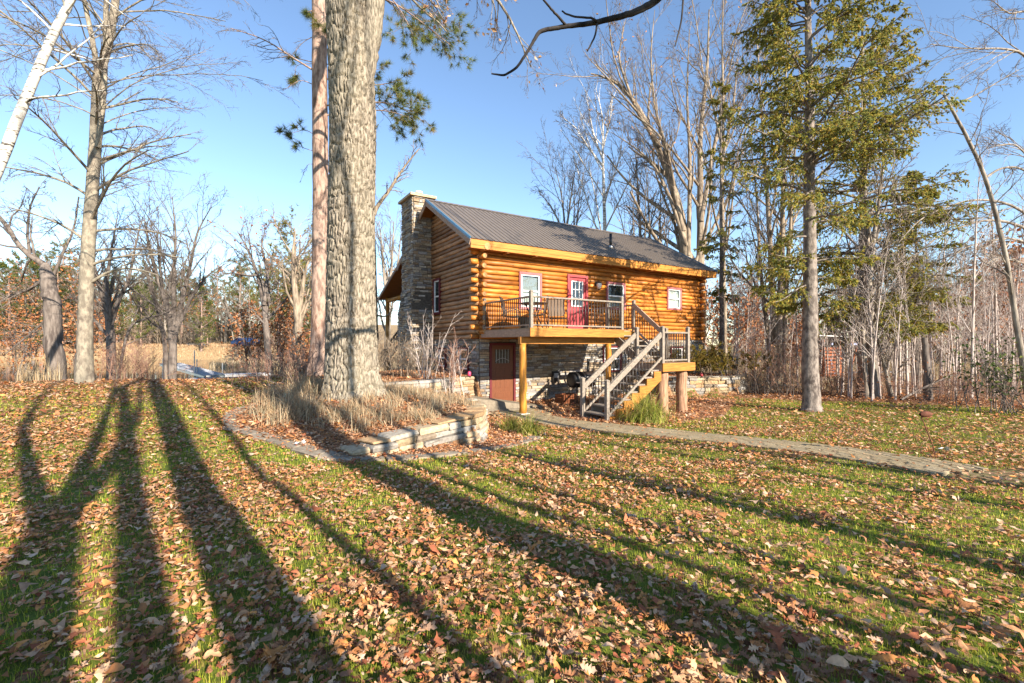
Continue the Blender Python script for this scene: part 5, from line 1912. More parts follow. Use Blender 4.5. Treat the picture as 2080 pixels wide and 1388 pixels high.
def spruce(name, label, base, height, r0, z_lo, reach, nb, seed, lean=(0, 0), dens=1.0, pal=SPRUCE, bare_z=0.0, trunk_m='bark_spruce', sprays=9, nw=.036):
    t = Tree(base, seed)
    rg = t.rg
    top = base + np.array([lean[0], lean[1], height])
    pts = [base + (0, 0, -.1), base + (0, 0, .25)] + [base + (top - base) * f + rg.normal(0, .02, 3) * (f < 1) for f in np.linspace(.08, 1, 9)]
    P, R = t.stem(pts, [r0 * 1.35, r0 * 1.06] + [r0 * (1 - .93 * f) for f in np.linspace(.04, 1, 9)], 16, 60, .03)
    D = P[0]
    # boughs: whorls with gaps, sagging then turning up at the tips
    zz = np.sort(rg.uniform(z_lo, height * .985, nb))
    az = rg.uniform(0, 2 * PI, nb)
    fr = (zz - z_lo) / (height - z_lo)
    ln = reach * (np.clip(.35 + 2.2 * fr, 0, 1) * (1 - fr) ** .75 + .07) * rg.uniform(.55, 1.15, nb)
    i = np.searchsorted(D[:, 2] - base[2], zz).clip(1, len(D) - 1)
    st = D[i].copy(); st[:, 2] = base[2] + zz
    el = .15 + .45 * fr + rg.normal(0, .12, nb)
    d = np.stack([np.cos(az) * np.cos(el), np.sin(az) * np.cos(el), np.sin(el)], -1)
    K = 9
    P1 = np.empty((nb, K, 3)); P1[:, 0] = st
    for k in range(1, K):
        d = d + rg.normal(0, .05, (nb, 3)) + np.array([0, 0, -.09 if k < 6 else .10])
        d /= np.linalg.norm(d, axis=1, keepdims=True)
        P1[:, k] = P1[:, k - 1] + d * (ln / (K - 1))[:, None]
    R1 = (.010 + .012 * ln)[:, None] * np.linspace(1, .3, K)[None]
    t.add('br', P1, R1, 5)
    # side sprays
    s2 = sprout(P1, R1, sprays * 2, .22, 1, .6, 1.15, .30, .5, rg, .004, .6, .75)
    P2, R2 = grow(*s2[:2], np.maximum(s2[2], .16), s2[3], 4, .12, (0, 0, -.12), rg, .4)
    t.add('tw', P2, R2, 3)
    # hanging twigs
    s3 = sprout(P2, R2, 3, .2, 1, .4, 1.0, .75, .7, rg, .003, .3)
    P3, R3 = grow(*s3[:2], np.maximum(s3[2], .12), s3[3], 4, .12, (0, 0, -.28), rg, .5)
    gone = rg.uniform(size=len(P3)) < dens
    t.needles(P2, 7, 4, .075, nw, pal, .55, .1, .15)
    t.needles(P3[gone], 6, 4, .07, nw, pal, .5, .0, .3)
    t.needles(P1[:, K // 2:], 8, 4, .08, nw, pal, .6, .1, .1)
    return t.finish(name, label, 'tree', M[trunk_m], M['bark_twig'], M['needle'], leafname='needle_sprays')


spruce('spruce_tree', 'tall spruce with ragged olive boughs and scaly trunk on the right lawn', at(9.12, 13.85), 17.5, .235, 3.3, 3.5, 128, 141, (-.1, .1))
spruce('spruce_tree', 'second spruce whose boughs spread wide right over the saplings', at(13.9, 18.0), 17.0, .19, 2.2, 4.6, 112, 142, (.2, .3), trunk_m='bark_grey')
spruce('spruce_tree', 'bushy young spruce between the forked trunk and the pole stump', g0(1862, 800, 18.3), 9.0, .11, 2.5, 2.2, 62, 146, trunk_m='bark_dark', sprays=8)
spruce('spruce_tree', 'slender sparse spruce behind the right eave of the cabin', at(11.3, 24.5), 17.0, .14, 4.5, 1.9, 55, 143, (.0, .2), .7, nw=.045, sprays=6)
spruce('fir_tree', 'small dark fir behind the roof below the huge oak', at(10.2, 34.0), 9.8, .14, 2.0, 1.9, 50, 144, pal=GREEN, nw=.07, sprays=3)
spruce('fir_tree', 'small grey green fir showing above the ridge beside the birch', at(4.7, 40.0), 12.2, .14, 2.0, 2.2, 50, 145, pal=GREEN, nw=.07, sprays=3)


def leaning_tree():
    D = 13.0
    b = at(*W(2092, 835, D)[:2])
    t = Tree(b, 151)
    pts = [W(2094, 840, D), W(2078, 740, D), W(2060, 630, D), W(2045, 530, D), W(2022, 430, D), W(1998, 350, D), W(1965, 280, D), W(1940, 235, D), W(1917, 192, D)]
    pts[0][2] = b[2] - .1
    P, R = t.stem(pts, [.09, .075, .064, .058, .053, .048, .043, .038, .03], 12, 40, .03)
    P2, R2 = t.stem([W(2004, 360, D), W(2030, 342, D), W(2062, 338, D), W(2090, 350, D), W(2130, 390, D)], [.035, .02], 7, 16, .05)
    P3, R3 = t.stem([W(1932, 216, D), W(1980, 195, D), W(2030, 165, D), W(2070, 142, D)], [.025, .01], 6, 14, .05)
    P4, R4 = t.stem([W(1922, 205, D), W(1890, 218, D), W(1862, 200, D)], [.018, .008], 6, 10, .05)
    lv = [dict(n=12, a=(.4, 1.0), lr=.4, K=6, wob=.15, t0=.3, rr=.5, rmin=.008), dict(n=6, a=(.4, 1.0), lr=.5, K=5, wob=.18, rr=.6, rmin=.005), dict(n=3, a=(.4, 1.0), lr=.5, K=4, wob=.2, rr=.7, rmin=.004)]
    for p, r in ((P2, R2), (P3, R3), (P4, R4)): t.ramify(p, r, lv, 1)
    t.ramify(P, R, [dict(n=16, a=(.5, 1.1), lr=.2, K=6, wob=.14, t0=.25, rr=.3, rmin=.008), lv[1], lv[2]], 1)
    t.finish('bare_tree', 'thin leaning bare tree with snapped top at the right edge', 'tree', M['bark_grey'], M['bark_twig'])


leaning_tree()


def arching_tree():
    """stands just outside on the right, its long dry limbs arch into the picture"""
    D = 17.0
    b = at(*W(2190, 800, D)[:2])
    t = Tree(b, 152)
    t.stem([W(2190, 810, D), W(2186, 650, D), W(2180, 560, D), W(2170, 400, D), W(2180, 200, D), W(2170, 0, D)], [.26, .08], 12, 30, .03)
    lv = [dict(n=12, a=(.3, .8), lr=.42, K=7, wob=.1, trop=(0, 0, -.03), t0=.25, rr=.5, rmin=.009), dict(n=7, a=(.3, .8), lr=.5, K=5, wob=.14, rr=.5, rmin=.006), dict(n=4, a=(.35, .9), lr=.5, K=4, wob=.18, rr=.7, rmin=.005)]
    for pix, r in ([(2182, 600), (2110, 470), (2010, 440), (1900, 480), (1840, 540)], .07), ([(2180, 560), (2080, 420), (1980, 400), (1870, 440), (1820, 500)], .06), ([(2180, 540), (2060, 480), (1960, 500), (1890, 560)], .05), ([(2178, 300), (2090, 110), (2040, 98), (1960, 100), (1890, 90)], .055), ([(2175, 120), (2090, 20), (2050, 30), (2020, 5)], .05), ([(2180, 640), (2100, 540), (2020, 520), (1960, 580)], .05), ([(2178, 450), (2100, 330), (2060, 290), (2010, 300)], .045):
        P, R = t.stem([W(x, y, D - .3 * i) for i, (x, y) in enumerate(pix)], [r, .012], 7, 20, .06)
        t.ramify(P, R, lv, 1)
    t.finish('bare_tree', 'bare tree at the right border whose long dry limbs arch left', 'tree', M['bark_grey'], M['bark_twig'])


arching_tree()


def pole_stump():
    D = 15.6
    b = at(*W(1884, 812, D)[:2])
    t = Tree(b, 153)
    t.stem([W(1885, 816, D), W(1884, 770, D), W(1882, 730, D), W(1878, 686, D)], [.14, .12, .11, .085], 10, 18, .08)
    t.finish('tree_stump', 'dark snapped pole stump standing in the brush on the right', 'stump', M['bark_dark'])
    b = at(*W(1840, 808, 15.4)[:2])
    t = Tree(b, 154)
    P, R = t.stem([W(1830, 812, 15.2), W(1880, 785, 15.4), W(1940, 760, 15.6)], [.04, .02], 7, 14, .1)
    t.ramify(P, R, [dict(n=8, a=(.4, 1), lr=.4, K=5, wob=.2, rr=.6, rmin=.008), dict(n=5, a=(.4, 1), lr=.5, K=4, wob=.2, rr=.6, rmin=.006)], 1)
    t.finish('fallen_branch', 'fallen crooked branch lying against the snapped pole stump', 'branch', M['bark_dark'])


pole_stump()


# ------------------------------------------------------------------ trees behind the photographer (their shadows lie on the lawn)
def shadow_tree(x, y, fork, r, seed, label, hgt=23.0, twiggy=1.0):
    b = at(x, y)
    t = Tree(b, seed)
    rg = t.rg
    pts = [b + (0, 0, -.1), b + (0, 0, .4), b + (rg.normal(0, .05), rg.normal(0, .05), 2), b + (rg.normal(0, .1), rg.normal(0, .1), fork)]
    t.stem(pts, [r * 1.3, r * 1.05, r, r * .9], 12, 20, .03)
    lv = [dict(n=5, a=(.35, .9), lr=.34, K=6, wob=.13, trop=(0, 0, .03), t0=.55, rr=.40, rmin=.012), dict(n=5, a=(.4, .9), lr=.5, K=4, wob=.16, rr=.5, rmin=.010), dict(n=3, a=(.4, .9), lr=.5, K=3, wob=.2, rr=.6, rmin=.008)]
    for k in range(3 if r > .15 else 1):
        a = rg.uniform(0, 2 * PI) if r < .15 else k * 2.1 + seed
        o = np.array([math.cos(a), math.sin(a), 0])
        q = [pts[-1], pts[-1] + o * .5 + (0, 0, 1.6), pts[-1] + o * 1.1 + (0, 0, 4), pts[-1] + o * 1.7 + (0, 0, hgt - fork)]
        P, R = t.stem(q, [r * (.62 if r > .15 else .95), r * .15], 9, 20, .05)
        t.ramify(P, R, lv, 1)
    t.finish('bare_tree', label, 'tree', M['bark_grey'], M['bark_twig'])


SHD = [(3.0, -3.92, 4.9, .22, 201, 'forked bare tree behind the photographer casting the leftmost shadow'),
       (4.44, -5.06, 12, .15, 202, 'bare tree behind the photographer casting the middle lawn shadow'),
       (3.50, -3.16, 12.0, .225, 203, 'thick bare tree behind the photographer casting the broad shadow'),
       (4.9, -3.8, 12, .065, 204, 'thin bare tree behind the photographer casting a faint shadow'),
       (5.24, -1.98, 12.0, .10, 205, 'slim bare tree behind the photographer shading the lawn before the wall'),
       (6.25, -2.5, 12.0, .075, 206, 'slim bare tree behind the photographer shading the middle lawn'),
       (7.79, -1.64, 11.0, .09, 207, 'bare tree right of the photographer shading the right lawn'),
       (6.92, -2.34, 12, .07, 210, 'slender bare tree behind the photographer shading the lawn below the path'),
       (6.7, -2.9, 12, .06, 211, 'whip thin bare tree behind the photographer casting a fine lawn shadow'),
       (11.3, -2.4, 12, .09, 212, 'straight bare tree off to the right shading the lawn beside the path end'),
       (9.3, -2.9, 12, .07, 213, 'narrow bare tree off to the right between two thicker trunks'),
       (8.24, -2.02, 9.5, .12, 208, 'bare tree right of the photographer shading the near right corner'),
       (13.6, -3.2, 7.5, .14, 209, 'bare tree far right of the photographer shading the path')]
for a in SHD: shadow_tree(*a)


def overhead_limb_tree():
    b = at(6.2, -3.4)
    t = Tree(b, 211)
    t.stem([b + (0, 0, -.1), b + (0, 0, 3), b + (-.1, .2, 7), b + (.1, 0, 11), b + (0, 0, 17)], [.30, .24, .2, .15, .05], 12, 24, .03)
    D = 5.0
    limb = [b + (-.1, .2, 8.2), np.array([4.6, 0, 8.0]), np.array([2.8, 3.0, 6.4]), W(1345, -4, D), W(1290, 26, D), W(1212, 46, D), W(1150, 54, D), W(1095, 63, D), W(1078, 95, D), W(1050, 138, D), W(1024, 154, D), W(998, 150, D)]
    P, R = t.stem(limb, [.10, .08, .055, .042, .034, .028, .024, .022, .016, .014, .012, .008], 9, 90, .05)
    for pix, r in ([(1152, 54), (1130, 30), (1112, 10), (1095, -12)], .015), ([(1214, 46), (1205, 36), (1170, 36), (1148, 28), (1142, 23)], .013), ([(1213, 46), (1210, 70), (1200, 92), (1193, 104)], .012), ([(1388, -10), (1385, 40), (1375, 80), (1371, 94)], .011):
        t.stem([W(x, y, D - .1 * i) for i, (x, y) in enumerate(pix)], [r, r * .6], 7, 16, .12)
    p0 = W(1388, -10, D)
    t.stem([limb[2], (limb[2] + p0) / 2 + (0.2, 0, .3), p0], [.03, .011], 6, 10, .05)
    t.finish('bare_tree', 'overhanging dark crooked limb at the top centre of the picture', 'tree', M['bark_black'])


overhead_limb_tree()

# ------------------------------------------------------------------ woods: prototypes copied
def far_bare(seed, h, stems, spread, leafpal=None, name='bare_tree', label='', group='', barkm='bark_grey', rmul=1.0, keep=1.0):
    t = Tree((0, 0, 0), seed)
    rg = t.rg
    last = []
    for k in range(stems):
        a = rg.uniform(0, 2 * PI)
        o = np.array([math.cos(a), math.sin(a), 0]) * spread * (0 if stems == 1 else 1)
        hh = h * rg.uniform(.8, 1)
        P, R = t.stem([o * .05, o * .3 + (0, 0, hh * .3), o * .7 + (0, 0, hh * .65), o + (0, 0, hh)], [.018 * h * rmul / (stems ** .4), .003 * h], 7, 14, .06)
        l, _ = t.ramify(P, R, [dict(n=13, a=(.4, .95), lr=.42, K=6, wob=.14, trop=(0, 0, .05), t0=.22, rr=.5, rmin=.022), dict(n=7, a=(.4, .95), lr=.5, K=5, wob=.18, rr=.55, rmin=.017), dict(n=4, a=(.4, .95), lr=.55, K=3, wob=.2, rr=.7, rmin=.014)], 1)
        if leafpal: t.leaves(l, 6, .30, leafpal, .4, .28, keep)
    return t.finish(name, label, 'tree', M[barkm], M['bark_twig'], M['leaf'], group, leafname='withered_leaves')


def far_pine(seed, h, label, group, pal=PINE, name='pine_tree', low=.35, lr=.24):
    t = Tree((0, 0, 0), seed)
    rg = t.rg
    P, R = t.stem([(0, 0, 0), (.1, 0, h * .5), (0, .1, h)], [.017 * h, .003 * h], 8, 14, .04)
    P1, R1 = t.ramify(P, R, [dict(n=34, a=(.9, 1.4), lr=lr, K=6, wob=.12, trop=(0, 0, .03), t0=low, rr=.35, rmin=.03, shrink=.55)], 1)
    P2, R2 = t.ramify(P1, R1, [dict(n=7, a=(.4, 1.0), lr=.45, K=4, wob=.2, t0=.3, rr=.5, rmin=.02)], 0)
    ends = np.concatenate([P2[:, 1:].reshape(-1, 3), P1[:, 3:].reshape(-1, 3)])
    ends = ends + rg.normal(0, .12, ends.shape)
    V, T, C = needle_tris(ends, np.tile([[0, 0, .35]], (len(ends), 1)), 7, .42, .075, rg, pal, .8)
    t.lf.add(V, None, T, C); t.has['lf'] = True
    return t.finish(name, label, 'tree', M['bark_pine'], M['bark_dark'], M['needle'], group, leafname='needle_clumps')


def scatter_copies(proto, spots, labels=None):
    first = True
    for q, (x, y, s, rz) in enumerate(spots):
        z = float(H(x, y)) - .05
        if first:
            proto.location = (x, y, z); proto.rotation_euler = (0, 0, rz); proto.scale = (s,) * 3
            first = False
        else:
            copy_tree(proto, (x, y, z), rz, s, labels[q] if labels else None)


rgw = np.random.default_rng(77)


def spots(n, px0, px1, d0, d1, s0=.8, s1=1.2):
    out = []
    for i in range(n):
        px = px0 + (px1 - px0) * (i + rgw.uniform(0, 1)) / n
        d = rgw.uniform(d0, d1)
        p = W(px, 700, d)
        out.append((p[0], p[1], rgw.uniform(s0, s1), rgw.uniform(0, 6.28)))
    return out


G1, G2 = 'trees on the far shore of the pond', 'trees in the wood behind the cabin'
scatter_copies(far_bare(301, 13, 1, 0, None, label='bare grey tree in the wood on the far shore of the pond', group='bare trees on the far shore'), spots(34, -120, 660, 76, 110, .8, 1.15))
scatter_copies(far_bare(302, 12, 3, 2.2, None, label='bare many stemmed tree on the far shore of the pond', group='many stemmed trees on the far shore'), spots(24, -120, 660, 74, 105, .75, 1.1))
scatter_copies(far_bare(303, 10, 1, 0, ORANGE, 'oak_tree', 'rusty orange oak in the wood across the pond', 'rusty oaks across the pond', 'bark_dark'), spots(19, -100, 600, 76, 105, .75, 1.15) + spots(4, -60, 170, 70, 80, 1.3, 1.6))
scatter_copies(far_pine(304, 15, 'olive green pine standing above the wood across the pond', 'pines across the pond'), spots(44, -120, 650, 80, 120, .8, 1.1) + spots(4, -60, 175, 72, 84, 1.0, 1.2))
scatter_copies(far_pine(305, 13, 'low branched green pine on the far shore of the pond', 'low branched pines on the far shore', GREEN, low=.08), spots(30, -60, 650, 74, 100, .55, .95) + spots(3, 0, 160, 70, 80, 1.0, 1.2))
scatter_copies(far_pine(306, 19, 'tall yellow green pine behind the beige forked trunk', None, [(.27, .25, .05), (.19, .20, .045), (.34, .26, .06)], low=.40, lr=.34), [(*W(598, 700, 55)[:2], .95, .4), (*W(566, 700, 60)[:2], .8, 2.4), (*W(632, 700, 52)[:2], .72, 4.4)], [None, 'yellow green pine left of the beige forked trunk', 'yellow green pine crown touching the red pine trunk'])
scatter_copies(far_pine(307, 15, 'dark pine half hidden by the red pine trunk', None, low=.3), [(*W(650, 700, 50)[:2], .8, 1.4)])
scatter_copies(far_bare(308, 8.5, 2, 1.6, ORANGE, 'oak_tree', 'small rusty leaved oak on the near shore left of the pine', 'rusty oaks on the near shore', 'bark_dark', keep=.4), [(*W(508, 700, 42)[:2], .85, .4), (*W(575, 700, 40)[:2], .95, 1.7), (*W(632, 700, 33)[:2], .6, 2.2)], [None, 'rusty leaved oak in front of the pale forked trunk', 'small rusty oak tucked against the red pine trunk'])
scatter_copies(far_bare(309, 8, 2, 1.8, ORANGE, 'oak_tree', 'rusty leaved young oak behind the gnarled trunk', 'rusty oaks behind the gnarled trunk', 'bark_dark', keep=.7), [(*W(150, 700, 40)[:2], .9, .2), (*W(30, 700, 46)[:2], .8, 1.1)], [None, 'rusty leaved young oak below the birch at the left border'])

def brush(seed, h, label, group, palm):
    t = Tree((0, 0, 0), seed)
    rg = t.rg
    n = 26
    a = rg.uniform(0, 2 * PI, n); ti = np.abs(rg.normal(0, .3, n))
    d = np.stack([np.cos(a) * np.sin(ti), np.sin(a) * np.sin(ti), np.cos(ti)], -1)
    P, R = grow(np.c_[rg.normal(0, 1.3, (n, 2)), np.full(n, -.1)], d, h * rg.uniform(.5, 1.05, n), np.full(n, .035), 6, .1, (0, 0, .03), rg, .3)
    t.add('br', P, R, 4)
    t.ramify(P, R, [dict(n=11, a=(.3, .9), lr=.36, K=4, wob=.16, t0=.12, rr=.6, rmin=.02), dict(n=4, a=(.3, .9), lr=.55, K=3, wob=.2, rr=.7, rmin=.016)], 0)
    return t.finish('brush_thicket', label, 'thicket', M[palm], M['bark_tan'] if palm == 'bark_tan' else M['twig_red'], None, group)


scatter_copies(brush(331, 5.5, 'grey tan brush thicket under the trees of the far shore', 'brush thickets on the far shore', 'bark_tan'), spots(34, -140, 650, 80, 104, .8, 1.4))
scatter_copies(brush(332, 3.6, 'tan brush thicket in the wood right of the cabin', 'brush thickets right of the cabin', 'bark_tan'), spots(12, 1460, 2200, 34, 58, .7, 1.1))

# behind and right of the cabin
scatter_copies(far_bare(311, 14, 1, 0, None, label='bare grey tree in the wood behind the cabin', group='bare trees behind the cabin'), spots(22, 1100, 2250, 40, 75, .75, 1.0) + spots(3, 700, 860, 45, 60, .7, .9))
scatter_copies(far_bare(312, 12, 3, 2, None, label='bare many stemmed tree in the wood right of the cabin', group='many stemmed trees right of the cabin'), spots(20, 1440, 2250, 32, 60, .6, .9))
scatter_copies(far_bare(313, 7.2, 2, 1.8, ORANGE, 'oak_tree', 'orange brown leaved oak among the saplings on the right', 'orange oaks on the right', 'bark_dark', keep=.6), [(*W(1988, 700, 29)[:2], 1.12, .3), (*W(2080, 700, 32)[:2], 1.0, 2.0), (*W(1600, 700, 27)[:2], .55, 1.0), (*W(1480, 700, 31)[:2], .85, 2.6), (*W(1545, 700, 34)[:2], .62, 4.0), (*W(1905, 700, 40)[:2], .8, 5.0)], [None, 'orange oak behind the leaning tree at the right border', 'low orange oak just left of the big spruce trunk', 'orange leaved oak beside the right corner of the cabin', 'orange leaved oak behind the clump of four grey trunks', 'orange oak behind the snapped pole stump'])
scatter_copies(far_pine(314, 11, 'dark evergreen in the wood right of the cabin', 'dark evergreens right of the cabin', [(.05, .065, .025), (.07, .085, .03), (.04, .055, .025)], low=.08), spots(22, 1450, 2250, 44, 80, .65, .95))


# ------------------------------------------------------------------ saplings and shrubs
def sapling_proto(seed, h, label, group):
    t = Tree((0, 0, 0), seed)
    rg = t.rg
    o = rg.normal(0, .13, 2) * h * .5
    P, R = t.stem([(0, 0, -.05), (o[0] * .2, o[1] * .2, h * .4), (o[0] * .6, o[1] * .6, h * .75), (o[0], o[1], h)], [.0068 * h, .0012 * h], 6, 16, .15)
    t.ramify(P, R, [dict(n=15, a=(.35, .8), lr=.30, K=6, wob=.1, trop=(0, 0, .05), t0=.2, rr=.45, rmin=.007), dict(n=4, a=(.4, .8), lr=.5, K=4, wob=.14, rr=.6, rmin=.005), dict(n=3, a=(.4, .8), lr=.5, K=3, wob=.14, rr=.7, rmin=.004)], 1)
    return t.finish('sapling', label, 'sapling', M['bark_sapling'], M['bark_sapling'], None, group)


for k, (sd_, h, lab) in enumerate(((321, 6.5, 'tall pale leafless sapling in the thicket right of the cabin'), (322, 5.0, 'thin pale leafless sapling with ascending twigs in the thicket'), (323, 3.8, 'short pale leafless sapling at the edge of the thicket'))):
    pr = sapling_proto(sd_, h, lab, ('tall', 'thin', 'short')[k] + ' saplings in the thicket')
    sp = [s for s in spots(26, 1690, 2110, 15.5, 24, .75, 1.2)] + [s for s in spots(8, 1480, 1700, 20, 29, .7, 1.1)]
    scatter_copies(pr, [s for s in sp if not (s[1] < 17 and s[0] < 11)])


def shrub(name, label, base, h, nst, spread, seed, barkm='bark_twig', twigm='bark_twig', leaf=None, lv=None, cat='shrub', r0=.012, needle=None, trop=(0, 0, .03), lean0=.35):
    t = Tree(base, seed)
    rg = t.rg
    a = rg.uniform(0, 2 * PI, nst)
    tilt = np.abs(rg.normal(0, lean0, nst))
    d = np.stack([np.cos(a) * np.sin(tilt), np.sin(a) * np.sin(tilt), np.cos(tilt)], -1)
    st = np.asarray(base)[None] + np.c_[rg.normal(0, spread, (nst, 2)), np.full(nst, -.04)]
    P, R = grow(st, d, h * rg.uniform(.6, 1.1, nst), np.full(nst, r0) * rg.uniform(.7, 1.2, nst), 8, .09, trop, rg, .3)
    t.add('br', P, R, 5)
    L, _ = t.ramify(P, R, lv or [dict(n=7, a=(.3, .9), lr=.42, K=4, wob=.14, t0=.25, rr=.6, rmin=.0045), dict(n=5, a=(.3, .9), lr=.5, K=3, wob=.16, rr=.7, rmin=.0035)], 0)
    if leaf: t.leaves(L, *leaf)
    if needle: t.needles(L, *needle)
    return t.finish(name, label, cat, M[barkm], M[twigm], M['leaf'] if leaf else M['needle'])


def g(px, py, d):
    p = W(px, py, d)
    return at(p[0], p[1])


shrub('bare_shrub', 'reddish brown bare shrub at the bank between maple and dock', g(268, 770, 18.6), 1.9, 46, .45, 401, 'twig_red', 'twig_red', r0=.013)
shrub('bare_shrub', 'wide low bare shrub in front of the red pine trunk', g(605, 770, 12.6), 1.45, 30, .18, 402, 'bark_dark', 'twig_red', r0=.016, lean0=.75, leaf=(1, .06, ORANGE, .3, .03, .12))
shrub('bare_shrub', 'low twiggy shrub left of the pine at the terrace edge', g(545, 768, 14.5), 1.2, 34, .35, 403, 'twig_red', 'twig_red', r0=.010, lean0=.6)
shrub('hydrangea_shrub', 'dense tan dry shrub at the foot of the chimney', g(838, 770, 15.2), 1.25, 46, .32, 404, 'bark_tan', 'bark_tan', leaf=(2, .055, TAN, .2, .03), r0=.008, lean0=.5)
shrub('hydrangea_shrub', 'tan dry shrub between oak trunk and porch stair', g(785, 765, 16.0), 1.5, 38, .4, 405, 'bark_tan', 'bark_tan', leaf=(2, .05, TAN, .2, .03), r0=.008, lean0=.45)
shrub('bare_shrub', 'tall upright pale shrub with a few buds before the chimney', g(868, 768, 14.3), 2.3, 10, .10, 406, 'bark_sapling', 'bark_sapling', r0=.017, lean0=.22, leaf=(1, .07, ORANGE, .3, .02, .06), lv=[dict(n=5, a=(.3, .7), lr=.4, K=5, wob=.1, t0=.3, rr=.6, rmin=.006), dict(n=2, a=(.3, .8), lr=.4, K=4, wob=.12, rr=.7, rmin=.0045)])
shrub('bare_shrub', 'spreading pinkish twiggy shrub in front of the gable basement windows', g(918, 772, 14.0), 1.9, 16, .14, 407, 'bark_sapling', 'twig_red', r0=.015, lean0=.38, leaf=(1, .06, ORANGE, .3, .02, .05), lv=[dict(n=6, a=(.3, .8), lr=.42, K=5, wob=.14, t0=.3, rr=.6, rmin=.006), dict(n=4, a=(.3, .8), lr=.5, K=4, wob=.15, rr=.7, rmin=.0045)])
OLIVE = [(.22, .18, .03), (.28, .22, .04), (.14, .12, .03), (.34, .22, .05)]
shrub('olive_bush', 'low olive bush growing above the stone planter wall', g(1450, 758, 20.0), 1.25, 50, .8, 408, 'bark_dark', 'bark_dark', needle=(3, 3, .10, .035, OLIVE, .8), r0=.010, lean0=.55)
shrub('brown_bush', 'tangled bush with brown leaves behind the spruce trunk', g(1585, 800, 18.5), 2.3, 40, .8, 409, 'bark_dark', 'twig_red', leaf=(1, .10, TAN, .3, .06), r0=.013, lean0=.4)
shrub('brown_bush', 'brown tangled bush at the wood edge by the planter wall', g(1525, 800, 19.5), 1.5, 36, .6, 410, 'bark_dark', 'bark_twig', leaf=(1, .09, TAN, .3, .06), r0=.012, lean0=.5)
HOLLY = [(.06, .10, .025), (.09, .13, .03), (.16, .18, .045), (.045, .075, .02)]
shrub('evergreen_bush', 'glossy evergreen bush beside the leaning tree on the right', g(2035, 838, 12.6), 2.1, 30, .35, 411, 'bark_dark', 'bark_dark', leaf=(9, .10, HOLLY, .2, .07), r0=.014, lean0=.42)
for k, (px, d, lab) in enumerate(((1945, 15.4, 'brown bramble heap right of the pole stump'), (2010, 14.2, 'brown bramble heap below the evergreen bush'), (1770, 17.6, 'dry brown bramble at the foot of the forked trunk'), (1690, 18.5, 'dry tan bramble between spruce and forked trunk'))):
    if k == 0:
        BR = shrub('bramble', lab, (0, 0, 0), 1.0, 44, .7, 420, 'bark_dark', 'twig_red', leaf=(1, .09, ORANGE, .3, .06, .6), r0=.007, lean0=.8)
        BR.location = g(px, 805, d)
    else:
        copy_tree(BR, g(px, 805, d), k * 1.9, 1.0 + .1 * k, lab)


# ------------------------------------------------------------------ blades: reeds, bed grasses, clumps
def blades(N, pos, h, w, rg, lean, pal, segs=2, bend=.6):
    """curved blades: pos (N,3)"""
    a = rg.uniform(0, 2 * PI, N)
    ln = np.abs(rg.normal(lean, lean * .5, N))
    hh = h * rg.uniform(.5, 1.25, N)
    d = np.stack([np.cos(a), np.sin(a), np.zeros(N)], -1)
    s = np.stack([-np.sin(a + rg.normal(0, .6, N)), np.cos(a), np.zeros(N)], -1)
    V = []
    off = np.zeros((N, 3))
    for k in range(segs + 1):
        f = k / segs
        if k:
            th = ln * ((k - .5) / segs) * (1 + bend)
            off = off + (d * np.sin(th)[:, None] + np.array([0, 0, 1]) * np.cos(th)[:, None]) * (hh / segs)[:, None]
        ww = w * (1 - f) ** .7 * rg.uniform(.9, 1.1)
        if k < segs: V += [pos + off - s * ww / 2, pos + off + s * ww / 2]
        else: V += [pos + off]
    V = np.stack(V, 1)
    m = V.shape[1]
    b = np.arange(N)[:, None] * m
    Q = np.concatenate([b + np.array([[2 * k, 2 * k + 1, 2 * k + 3, 2 * k + 2]]) for k in range(segs - 1)]) if segs > 1 else None
    T = b + np.array([[m - 3, m - 2, m - 1]])
    C = np.repeat(np.asarray(pal)[rg.integers(len(pal), size=N)] * rg.uniform(.7, 1.2, (N, 1)), m, axis=0)
    return V.reshape(-1, 3), Q, T, C


STRAW = [(.46, .35, .21), (.54, .43, .27), (.36, .26, .15), (.42, .30, .17), (.58, .47, .32)]


def ground_pts(x, y, dz=-.01):
    return np.stack([x, y, H(x, y) + dz], -1)


